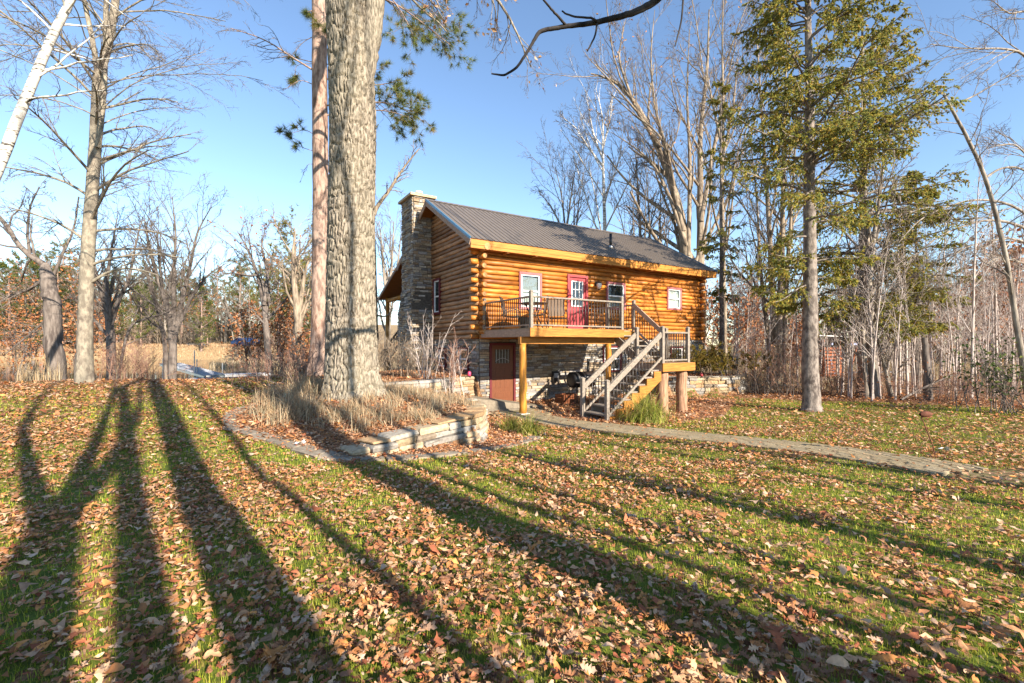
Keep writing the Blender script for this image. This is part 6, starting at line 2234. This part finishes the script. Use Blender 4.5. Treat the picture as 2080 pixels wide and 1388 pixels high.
def fields():
    rg = np.random.default_rng(51)
    # dry reeds at the bank on the left, and the marsh in the pond
    mb = MB()
    x = rg.uniform(-30, -13.2, 9000); y = rg.uniform(17.6, 23, 9000)
    px = 1040 + F_PX * x / y
    k = (vnoise(x * .7, y * .7, 3) > .35) & ((px < 125) | (rg.uniform(size=len(x)) < .06))
    x, y = x[k], y[k]
    V, Q, T, C = blades(len(x), ground_pts(x, y), .95, .022, rg, .35, STRAW)
    mb.add(V, Q, T, C)
    x = rg.uniform(-13.2, -5.5, 4500); y = rg.uniform(18.5, 24, 4500)
    px = 1040 + F_PX * x / y
    k = (vnoise(x * .7, y * .7, 3) > .5) & (px > 545)
    x, y = x[k], y[k]
    V, Q, T, C = blades(len(x), ground_pts(x, y), .38, .02, rg, .45, STRAW)
    mb.add(V, Q, T, C)
    tag(mb.build('dry_reeds', M['straw'], None), 'tall straw coloured reeds along the near bank of the pond', 'reeds', kind='stuff')
    mb = MB()
    x = rg.uniform(-40, -14, 16000); y = rg.uniform(38, 56, 16000)
    px = 1040 + F_PX * x / y
    k = (vnoise(x * .25, y * .25, 8) > .48) & (px > 425)
    x, y = x[k], y[k]
    V, Q, T, C = blades(len(x), np.stack([x, y, np.full(len(x), -1.0)], -1), .7, .05, rg, .3, STRAW)
    mb.add(V, Q, T, C)
    tag(mb.build('marsh_grass', M['straw'], None), 'pale marsh grass standing in the pond', 'marsh grass', kind='stuff')
    mb = MB()
    x = rg.uniform(-100, -20, 16000); y = rg.uniform(72, 86, 16000)
    V, Q, T, C = blades(len(x), ground_pts(x, y), .38, .10, rg, .5, [(.50, .33, .19), (.44, .27, .15), (.55, .40, .25)])
    mb.add(V, Q, T, C)
    tag(mb.build('shore_grass', M['straw'], None), 'rusty dry grass along the far shore', 'grass', kind='stuff')
    # field grass behind the saplings
    mb = MB()
    n = 22000
    x = rg.uniform(8, 34, n); y = rg.uniform(20, 36, n)
    k = (vnoise(x * .4, y * .4, 12) > .35) & (cdist(x, y, RWALL) < .3)
    x, y = x[k], y[k]
    V, Q, T, C = blades(len(x), ground_pts(x, y), .75, .03, rg, .4, STRAW)
    mb.add(V, Q, T, C)
    tag(mb.build('field_grass', M['straw'], None), 'tall dry field grass behind the saplings', 'grass', kind='stuff')
    # the planted bed under the oak: grey straw perennials
    BEDP = [(.54, .38, .22), (.46, .36, .23), (.60, .45, .29), (.40, .29, .17), (.54, .34, .19), (.36, .33, .22)]
    mb = MB()
    cx = rg.uniform(-6.0, -.6, 270); cy = rg.uniform(7.6, 13.6, 270)
    ok = in_poly(cx, cy, [(-5.6, 9.6), (-5.1, 8.7), (-4.2, 8.2), (-3.3, 8.0), (-2.5, 8.05), (-1.75, 8.35), (-1.15, 9.0), (-.95, 10.2), (-1.2, 11.8), (-2.0, 12.6), (-4, 12.9), (-5.8, 12.6), (-6.0, 11)])
    ok &= np.hypot(cx + 3.72, cy - 10.6) > .62
    cx, cy = cx[ok], cy[ok]
    n = 80
    big = np.where((cx < -3.9), 1.25, .85) * rg.uniform(.7, 1.2, len(cx))
    X = (cx[:, None] + rg.normal(0, .12, (len(cx), n))).ravel(); Y = (cy[:, None] + rg.normal(0, .12, (len(cx), n))).ravel()
    hb = np.repeat(big, n) * .48
    V, Q, T, C = blades(len(X), ground_pts(X, Y), hb * .88, .012, rg, .95, BEDP, 3, 1.0)
    # each clump has its own tone
    tone = np.repeat(rg.uniform(.75, 1.2, len(cx)), n)
    C = C * np.repeat(tone, 7)[:, None]
    mb.add(V, Q, T, C)
    tag(mb.build('bed_grass', M['straw'], None), 'grey straw perennials covering the bed round the oak', 'dry plants', kind='stuff')


fields()


def grass_clump(px, py, d, h, spread, n, label, seed):
    rg = np.random.default_rng(seed)
    b = g(px, py, d)
    t = thing('ornamental_grass', b, label, 'grass clump', 'yellow green grass clumps by the path')
    r = np.abs(rg.normal(0, spread, n)); a = rg.uniform(0, 2 * PI, n)
    pos = np.stack([r * np.cos(a), r * np.sin(a), np.full(n, -.02)], -1)
    V, Q, T, C = blades(n, pos, h * 1.25, .016, rg, 1.05, [(.34, .34, .05), (.42, .40, .08), (.26, .30, .045), (.50, .42, .15), (.18, .24, .035)], 5, .9)
    m = MB(); m.add(V, Q, T, C); m.build('blades', M['grass'], t)
    return t


grass_clump(1312, 852, 11.9, .72, .24, 1100, 'large arching yellow green grass clump right of the stairs foot', 61)
grass_clump(1040, 878, 10.9, .40, .12, 320, 'small yellow green grass tuft left of its twin before the log post', 62)
grass_clump(1074, 886, 10.3, .46, .12, 380, 'round yellow green grass tuft at the path before the log post', 63)


# ------------------------------------------------------------------ lawn blades
def lawn():
    rg = np.random.default_rng(71)
    mb = MB()
    GP = [(.25, .29, .025), (.33, .36, .03), (.18, .22, .02), (.40, .39, .045), (.42, .36, .08)]
    for (r0, r1, dens, h, w, segs) in ((1.2, 3.6, 5200, .05, .0045, 2), (3.6, 6.5, 2300, .05, .007, 1), (6.5, 11, 1000, .052, .012, 1), (11, 20, 300, .06, .022, 1)):
        ang = math.radians(57)
        n = int(dens * ang * (r1 * r1 - r0 * r0))
        r = np.sqrt(rg.uniform(r0 * r0, r1 * r1, n)); a = rg.uniform(-ang, ang, n)
        x, y = r * np.sin(a), r * np.cos(a)
        patch = .6 * fbm(x * 2.1, y * 2.1, 5, 3) + .4 * fbm(x * .6, y * .6, 15, 2)
        k = (rg.uniform(size=n) < smooth01(.30, .52, patch) * .75 + .25)
        k &= ~in_poly(x, y, BED) & (path_dist(x, y) > .58) & ~in_poly(x, y, WOOD) & ~((y > 12.2) & (x < 1) & (x > -6)) & (y < 17.5)
        k &= ~in_poly(x, y, [(-1, 15), (.6, 13.6), (1.9, 12.3), (3.2, 11.3), (6.2, 13.2), (8.6, 17.4), (4, 20)])
        k &= ~(np.hypot((x - 6.9) / 1.5, (y - 6.0) / .5) < .8)
        x, y, patch = x[k], y[k], patch[k]
        V, Q, T, C = blades(len(x), ground_pts(x, y), h, w, rg, .45, GP, segs, .6)
        m = 2 * segs + 1
        bright = .75 + .8 * vnoise(x * .5, y * .5, 44)
        C = C * np.repeat(bright, m)[:, None]
        mb.add(V, Q, T, C)
    tag(mb.build('lawn_grass', M['grass'], None), 'short green lawn grass showing between the fallen leaves', 'grass', kind='stuff')


lawn()


# ------------------------------------------------------------------ fallen leaves
def leaf_outline(kind, rg):
    if kind == 0:      # lobed oak
        y = np.array([0, .10, .22, .27, .42, .46, .62, .66, .80, .88, 1.0])
        w = np.array([.02, .08, .20, .07, .30, .09, .34, .12, .20, .10, .0])
    elif kind == 1:    # pointed oak
        y = np.array([0, .12, .30, .24, .52, .42, .70, .62, .86, .82, 1.0])
        w = np.array([.02, .06, .30, .10, .40, .10, .30, .09, .16, .06, .0])
    elif kind == 2:    # ovate
        y = np.array([0, .08, .2, .35, .5, .65, .78, .88, .95, .98, 1.0])
        w = np.array([.01, .12, .23, .30, .32, .29, .22, .14, .07, .03, .0])
    else:              # maple
        y = np.array([0, .05, .18, .25, .34, .45, .60, .52, .70, .82, 1.0])
        w = np.array([.02, .20, .28, .22, .50, .30, .42, .16, .14, .10, .0])
    y = y + rg.normal(0, .012, len(y)); w = np.abs(w + rg.normal(0, .012, len(w)))
    return y - .5, w


LEAFPAL = np.array([(.42, .235, .125), (.50, .30, .175), (.36, .17, .075), (.46, .21, .085), (.30, .15, .08), (.56, .38, .245), (.33, .12, .065), (.42, .27, .18), (.52, .25, .09), (.25, .13, .08), (.48, .35, .26)])


def leaf_batch(pos, size, kind, rg, detail=2):
    """many leaves of one outline with their own curl, lying on the ground"""
    yo, wo = leaf_outline(kind, rg)
    if detail == 1:
        idx = [0, 2, 4, 7, 10]
        yo, wo = yo[idx], wo[idx]
    if detail <= 0:
        idx = [0, 4, 10]
        yo, wo = yo[idx], np.array([.02, .34, .0])
    n = len(yo)
    N = len(pos)
    y = np.broadcast_to(yo, (N, n)); w = np.broadcast_to(wo, (N, n)) * rg.uniform(.5, 1.05, (N, 1))
    fold = rg.normal(.3, .5, (N, 1)); bendy = rg.normal(.2, .55, (N, 1)); tw = rg.normal(0, .7, (N, 1))
    wav = rg.normal(0, .05, (N, n))
    L = np.stack([-w, y, fold * w * 1.2 * w * 2 + bendy * y * y + tw * w * y * -1 + wav], -1)
    Rr = np.stack([w, y, fold * w * 1.2 * w * 2 + bendy * y * y + tw * w * y - wav], -1)
    C = np.stack([np.zeros((N, n)), y, bendy * y * y], -1)
    P = np.concatenate([L, C, Rr], 1) * np.reshape(size, (-1, 1, 1))
    # orientation: mostly flat, random yaw
    yaw = rg.uniform(0, 2 * PI, N)
    tx, ty = rg.normal(0, .22, N), rg.normal(0, .22, N)
    flip = rg.uniform(size=N) < .4
    P[flip, :, 2] *= -1
    cx, sx = np.cos(tx)[:, None], np.sin(tx)[:, None]
    y1 = P[..., 1] * cx - P[..., 2] * sx; z1 = P[..., 1] * sx + P[..., 2] * cx
    cy, sy = np.cos(ty)[:, None], np.sin(ty)[:, None]
    x2 = P[..., 0] * cy + z1 * sy; z2 = -P[..., 0] * sy + z1 * cy
    ca, sa = np.cos(yaw)[:, None], np.sin(yaw)[:, None]
    x3 = x2 * ca - y1 * sa; y3 = x2 * sa + y1 * ca
    z2 = z2 - z2.min(1, keepdims=True)
    V = np.stack([x3, y3, z2], -1) + np.asarray(pos)[:, None]
    m = 3 * n
    b = np.arange(N)[:, None, None] * m
    i = np.arange(n - 1)
    ql = np.stack([i, n + i, n + i + 1, i + 1], -1)
    qr = np.stack([n + i, 2 * n + i, 2 * n + i + 1, n + i + 1], -1)
    Q = (b + np.concatenate([ql, qr])[None]).reshape(-1, 4)
    if detail < 0:
        Q = (b + np.array([[[0, n * 2, n * 2 + 1, 1], [1, n * 2 + 1, n * 2 + 2, 2]]])).reshape(-1, 4)
    c = LEAFPAL[rg.integers(len(LEAFPAL), size=N)] * rg.uniform(.75, 1.3, (N, 1)) * np.array([1.18, 1.08, .98])
    return V.reshape(-1, 3), Q, np.repeat(c, m, axis=0), V.reshape(N, m, 3), (b.reshape(-1), c)


def leaf_density(x, y):
    p = .6 * fbm(x * 2.1, y * 2.1, 5, 3) + .4 * fbm(x * .6, y * .6, 15, 2)
    d = (.91 - .72 * smooth01(.45, .59, p)) * (1 - .3 * smooth01(4, 9, x))
    bed = in_poly(x, y, BED)
    wood = in_poly(x, y, WOOD)
    front = in_poly(x, y, [(-1, 15), (.6, 13.6), (1.9, 12.3), (3.2, 11.3), (6.2, 13.2), (8.6, 17.4), (4, 20)])
    d = np.where(bed | wood | front, 1.15, d)
    d = np.where((y > 12.2) & (x < .2) & (x > -7), 1.15, d)
    d = d * (1 + .55 * smooth01(-1.5, -7, x))
    pd = path_dist(x, y)
    d = np.where(pd < .56, .05, d)
    d = np.where(np.hypot((x - 6.9) / 1.5, (y - 6.0) / .5) < .8, .3, d)
    hv = in_poly(x, y, [tuple(hw(0, .02, 0)[:2]), tuple(hw(HL, .02, 0)[:2]), tuple(hw(HL, -HD, 0)[:2]), tuple(hw(-.02, -HD, 0)[:2])])
    return np.where(hv, 0, d)


def fallen_leaves():
    rg = np.random.default_rng(91)
    mb = MB()
    singles = []
    for (r0, r1, dens, sz, det) in ((1.2, 3.2, 700, .061, 2), (3.2, 8, 700, .057, 1), (8, 13, 500, .062, 0), (13, 23, 150, .088, -1)):
        ang = math.radians(58)
        n = int(dens * ang * (r1 * r1 - r0 * r0))
        r = np.sqrt(rg.uniform(r0 * r0, r1 * r1, n)); a = rg.uniform(-ang, ang, n)
        x, y = r * np.sin(a), r * np.cos(a)
        k = rg.uniform(size=n) < leaf_density(x, y) * .87
        k &= (y < 22)
        x, y = x[k], y[k]
        pos = ground_pts(x, y, 0)
        pos[:, 2] += rg.uniform(.012, .05, len(x))
        kinds = rg.choice(4, size=len(x), p=[.34, .26, .28, .12])
        for kd in range(4):
            for rep in range(3 if det == 2 else 1):
                sel = (kinds == kd) & ((np.arange(len(x)) % 3 == rep) if det == 2 else True)
                if not sel.any(): continue
                s = sz * rg.lognormal(0, .28, sel.sum())
                if kd == 2: s *= .8
                V, Q, C, VN, (b, c) = leaf_batch(pos[sel], s, kd, rg, det)
                if r0 < 2:
                    m = VN.shape[1]
                    cen = pos[sel]
                    px, py = 1040 + F_PX * cen[:, 0] / cen[:, 1], HZ - F_PX * (cen[:, 2] - EYE) / cen[:, 1]
                    vis = (px > 12) & (px < 2068) & (py < 1378) & (cen[:, 1] > .5)
                    dist = np.where(vis, np.hypot(cen[:, 0], cen[:, 1]) / np.maximum(s, .05), 1e9)
                    for q in range(len(cen)): singles.append((dist[q], cen[q], VN[q] - cen[q], Q[:2 * (m // 3 - 1)], c[q]))
                else:
                    mb.add(V, Q, None, C)
    # crumbs and torn bits between the leaves
    n = 7000
    r = np.sqrt(rg.uniform(1.5, 36, n)); a = rg.uniform(-1, 1, n)
    x, y = r * np.sin(a), r * np.cos(a)
    V, Q, C, _, _ = leaf_batch(ground_pts(x, y, .012), .026 * rg.lognormal(0, .4, n), 2, rg, -1)
    mb.add(V, Q, None, C)
    singles.sort(key=lambda t: t[0])
    for d, c, V, Q, colr in singles[:300]:
        me = make_mesh('fallen_leaf', V, Q, None, [M['leaf']], True, colr)
        tag(inst('fallen_leaf', me, None, c), 'dry curled brown oak leaf lying on the lawn in front of the camera', 'leaf', 'large fallen leaves on the near lawn')
    for d, c, V, Q, colr in singles[300:]: mb.add(V + c, Q, None, colr)
    tag(mb.build('fallen_leaves', M['leaf'], None, True), 'carpet of dry brown fallen leaves over lawn, bed and wood floor', 'leaves', kind='stuff')


fallen_leaves()


# ------------------------------------------------------------------ pond side: docks, house across, playset
def dock():
    D = 31.0
    t = thing('dock', (*W(400, 760, 30)[:2], -.9), 'grey boat dock with a sloping ramp and thin steel posts at the near shore', 'dock')
    o = np.array(t.location)

    def plank_run(a, b, w, n, nm):
        a, b = np.array(a) - o, np.array(b) - o
        dr = (b - a); L = np.linalg.norm(dr); dr /= L
        side = np.cross(dr, (0, 0, 1)); side /= np.linalg.norm(side)
        for i in range(n):
            c = a + dr * L * (i + .5) / n
            m = MB(); m.bar(c - side * w / 2, c + side * w / 2, L / n - .012, .04)
            m.build('plank', M['dock'], t)
        for s in (-1, 1):
            m = MB(); m.bar(a + side * s * w * .46 - (0, 0, .1), b + side * s * w * .46 - (0, 0, .1), .06, .14); m.build('beam', M['steel'], t)
    plank_run(W(345, 738, 33), W(436, 762, 29.5), 1.3, 18, 'ramp')
    plank_run(W(392, 770, 28.5), W(430, 768, 29.3), 1.6, 6, 'platform')
    plank_run(W(415, 762, 33), W(545, 758, 36), 1.2, 20, 'walk')
    for px, y0, d in ((395, 712, 30), (400, 730, 29.6), (406, 745, 30.4), (452, 738, 33.6), (331, 728, 32)):
        p = W(px, y0, d) - o
        m = MB(); m.tube([(p[0], p[1], -.6), (p[0], p[1], p[2])], .035, 7); m.build('post', M['steel'], t)
    d2 = thing('dock', (*W(402, 712, 81)[:2], float(H(*W(402, 712, 81)[:2])) + .3), 'long low grey dock lying on the far shore', 'dock')
    for i in range(9):
        m = MB(); m.box(-1.6 + i * .36, -1.26 + i * .36, -.7, .7, .06, .12); m.build('plank', M['dock'], d2)
    m = MB(); m.box(-1.6, 1.6, -.5, -.4, -.6, .058); m.box(-1.6, 1.6, .4, .5, -.6, .058); m.build('beam', M['steel'], d2)
    z = float(H(*W(495, 700, 78)[:2]))
    c = thing('covered_boat', (*W(497, 705, 78)[:2], z), 'boat under a blue tarp on the far shore slope', 'boat')
    m = MB(); V, Q = tubes(np.array([[(-2.2, 0, .5), (-1.2, 0, .62), (1, 0, .65), (2.2, 0, .6), (2.7, 0, .7)]]), np.array([[.3, .75, .8, .6, .05]]), 10)
    m.add(V, Q); m.build('tarp', M['blue_tarp'], c, True)
    m = MB(); m.box(-1.6, 1.2, -.3, .3, -.1, .2); m.build('trailer', M['black'], c)


dock()


def far_house():
    p = W(58, 700, 82)
    z = float(H(p[0], p[1]))
    t = thing('far_cottage', (p[0], p[1], z), 'small white cottage half hidden behind trees across the pond', 'house', rz=-.5)
    m = MB(); m.box(-3.2, 3.2, -2.5, 2.5, -.3, 2.4); m.add([(-3.2, -2.5, 2.4), (3.2, -2.5, 2.4), (3.2, 2.5, 2.4), (-3.2, 2.5, 2.4), (-3.2, 0, 3.8), (3.2, 0, 3.8)], None, [(0, 3, 4), (1, 5, 2)]); m.build('wall', M['white'], t)
    m = MB(); m.bar((0, -1.4, 3.2), (0, -1.4, 3.2001), 1, 1) if False else None
    m = MB(); m.add([(-3.5, -2.9, 2.25), (3.5, -2.9, 2.25), (3.5, 0, 3.88), (-3.5, 0, 3.88), (-3.5, 2.9, 2.25), (3.5, 2.9, 2.25), (-3.5, -2.9, 2.15), (3.5, -2.9, 2.15), (3.5, 2.9, 2.15), (-3.5, 2.9, 2.15)], [(0, 1, 2, 3), (3, 2, 5, 4), (6, 7, 1, 0), (9, 4, 5, 8)]); m.build('roof', M['roof'], t)
    for x in (-2, 0, 2):
        m = MB(); m.box(x - .45, x + .45, -2.56, -2.51, .9, 1.9); w = m.build('window', M['dim'], t)
        m = MB(); m.box(x - .52, x - .46, -2.6, -2.51, .85, 1.95); m.box(x + .46, x + .52, -2.6, -2.51, .85, 1.95); m.box(x - .46, x + .46, -2.6, -2.51, 1.9, 1.95); m.box(x - .46, x + .46, -2.6, -2.51, .85, .9); m.build('frame', M['white'], w)


far_house()


def playset():
    D = 29
    p = W(1672, 750, D)
    z = float(H(p[0], p[1]))
    t = thing('wooden_playset', (p[0], p[1], z), 'reddish wooden playset with a pale blue beam beyond the spruce trunk', 'playset', rz=.2)
    for x in (-.6, .6):
        for y in (-.6, .6):
            m = MB(); m.box(x - .05, x + .05, y - .05, y + .05, 0, 2.3); m.build('post', M['play_wood'], t)
    m = MB(); m.box(-.7, .7, -.7, .7, 1.1, 1.2); m.build('platform', M['play_wood'], t)
    for k in range(5):
        m = MB(); m.box(-.65, .65, -.70, -.66, .05 + k * .2, .2 + k * .2); m.build('plank', M['play_wood'], t)
        if k < 3: m = MB(); m.box(-.65, .65, -.69, -.655, 1.3 + k * .2, 1.44 + k * .2); m.build('plank', M['play_wood'], t)
    m = MB(); m.bar((.6, 0, 2.05), (2.9, .2, 2.05), .10, .13); m.build('swing_beam', M['play_blue'], t)
    m = MB(); m.bar((-.6, -.3, 2.6), (2.5, -.1, 2.5), .05, .06); m.build('top_rail', M['white'], t)
    for s in (-.5, .5):
        m = MB(); m.bar((2.85, .2, 2.0), (3.1, .2 + s * 1.6, 0), .08, .08, (0, 1, 0)); m.build('leg', M['play_wood'], t)
    m = MB(); m.bar((.66, .3, 1.15), (1.0, .3, .1), .4, .05, (1, 0, 0)); m.build('slide', M['play_blue'], t)
    sh = thing('wooden_bench', (*W(1800, 768, 26)[:2], float(H(*W(1800, 768, 26)[:2]))), 'long low weathered bench in the field behind the saplings', 'bench', rz=.1)
    m = MB(); m.box(-2.6, 2.6, -.2, .2, .40, .45); m.build('seat', M['dock'], sh)
    for x in (-2.2, 0, 2.2):
        m = MB(); m.box(x - .05, x + .05, -.15, .15, 0, .40); m.build('leg', M['dock'], sh)


playset()
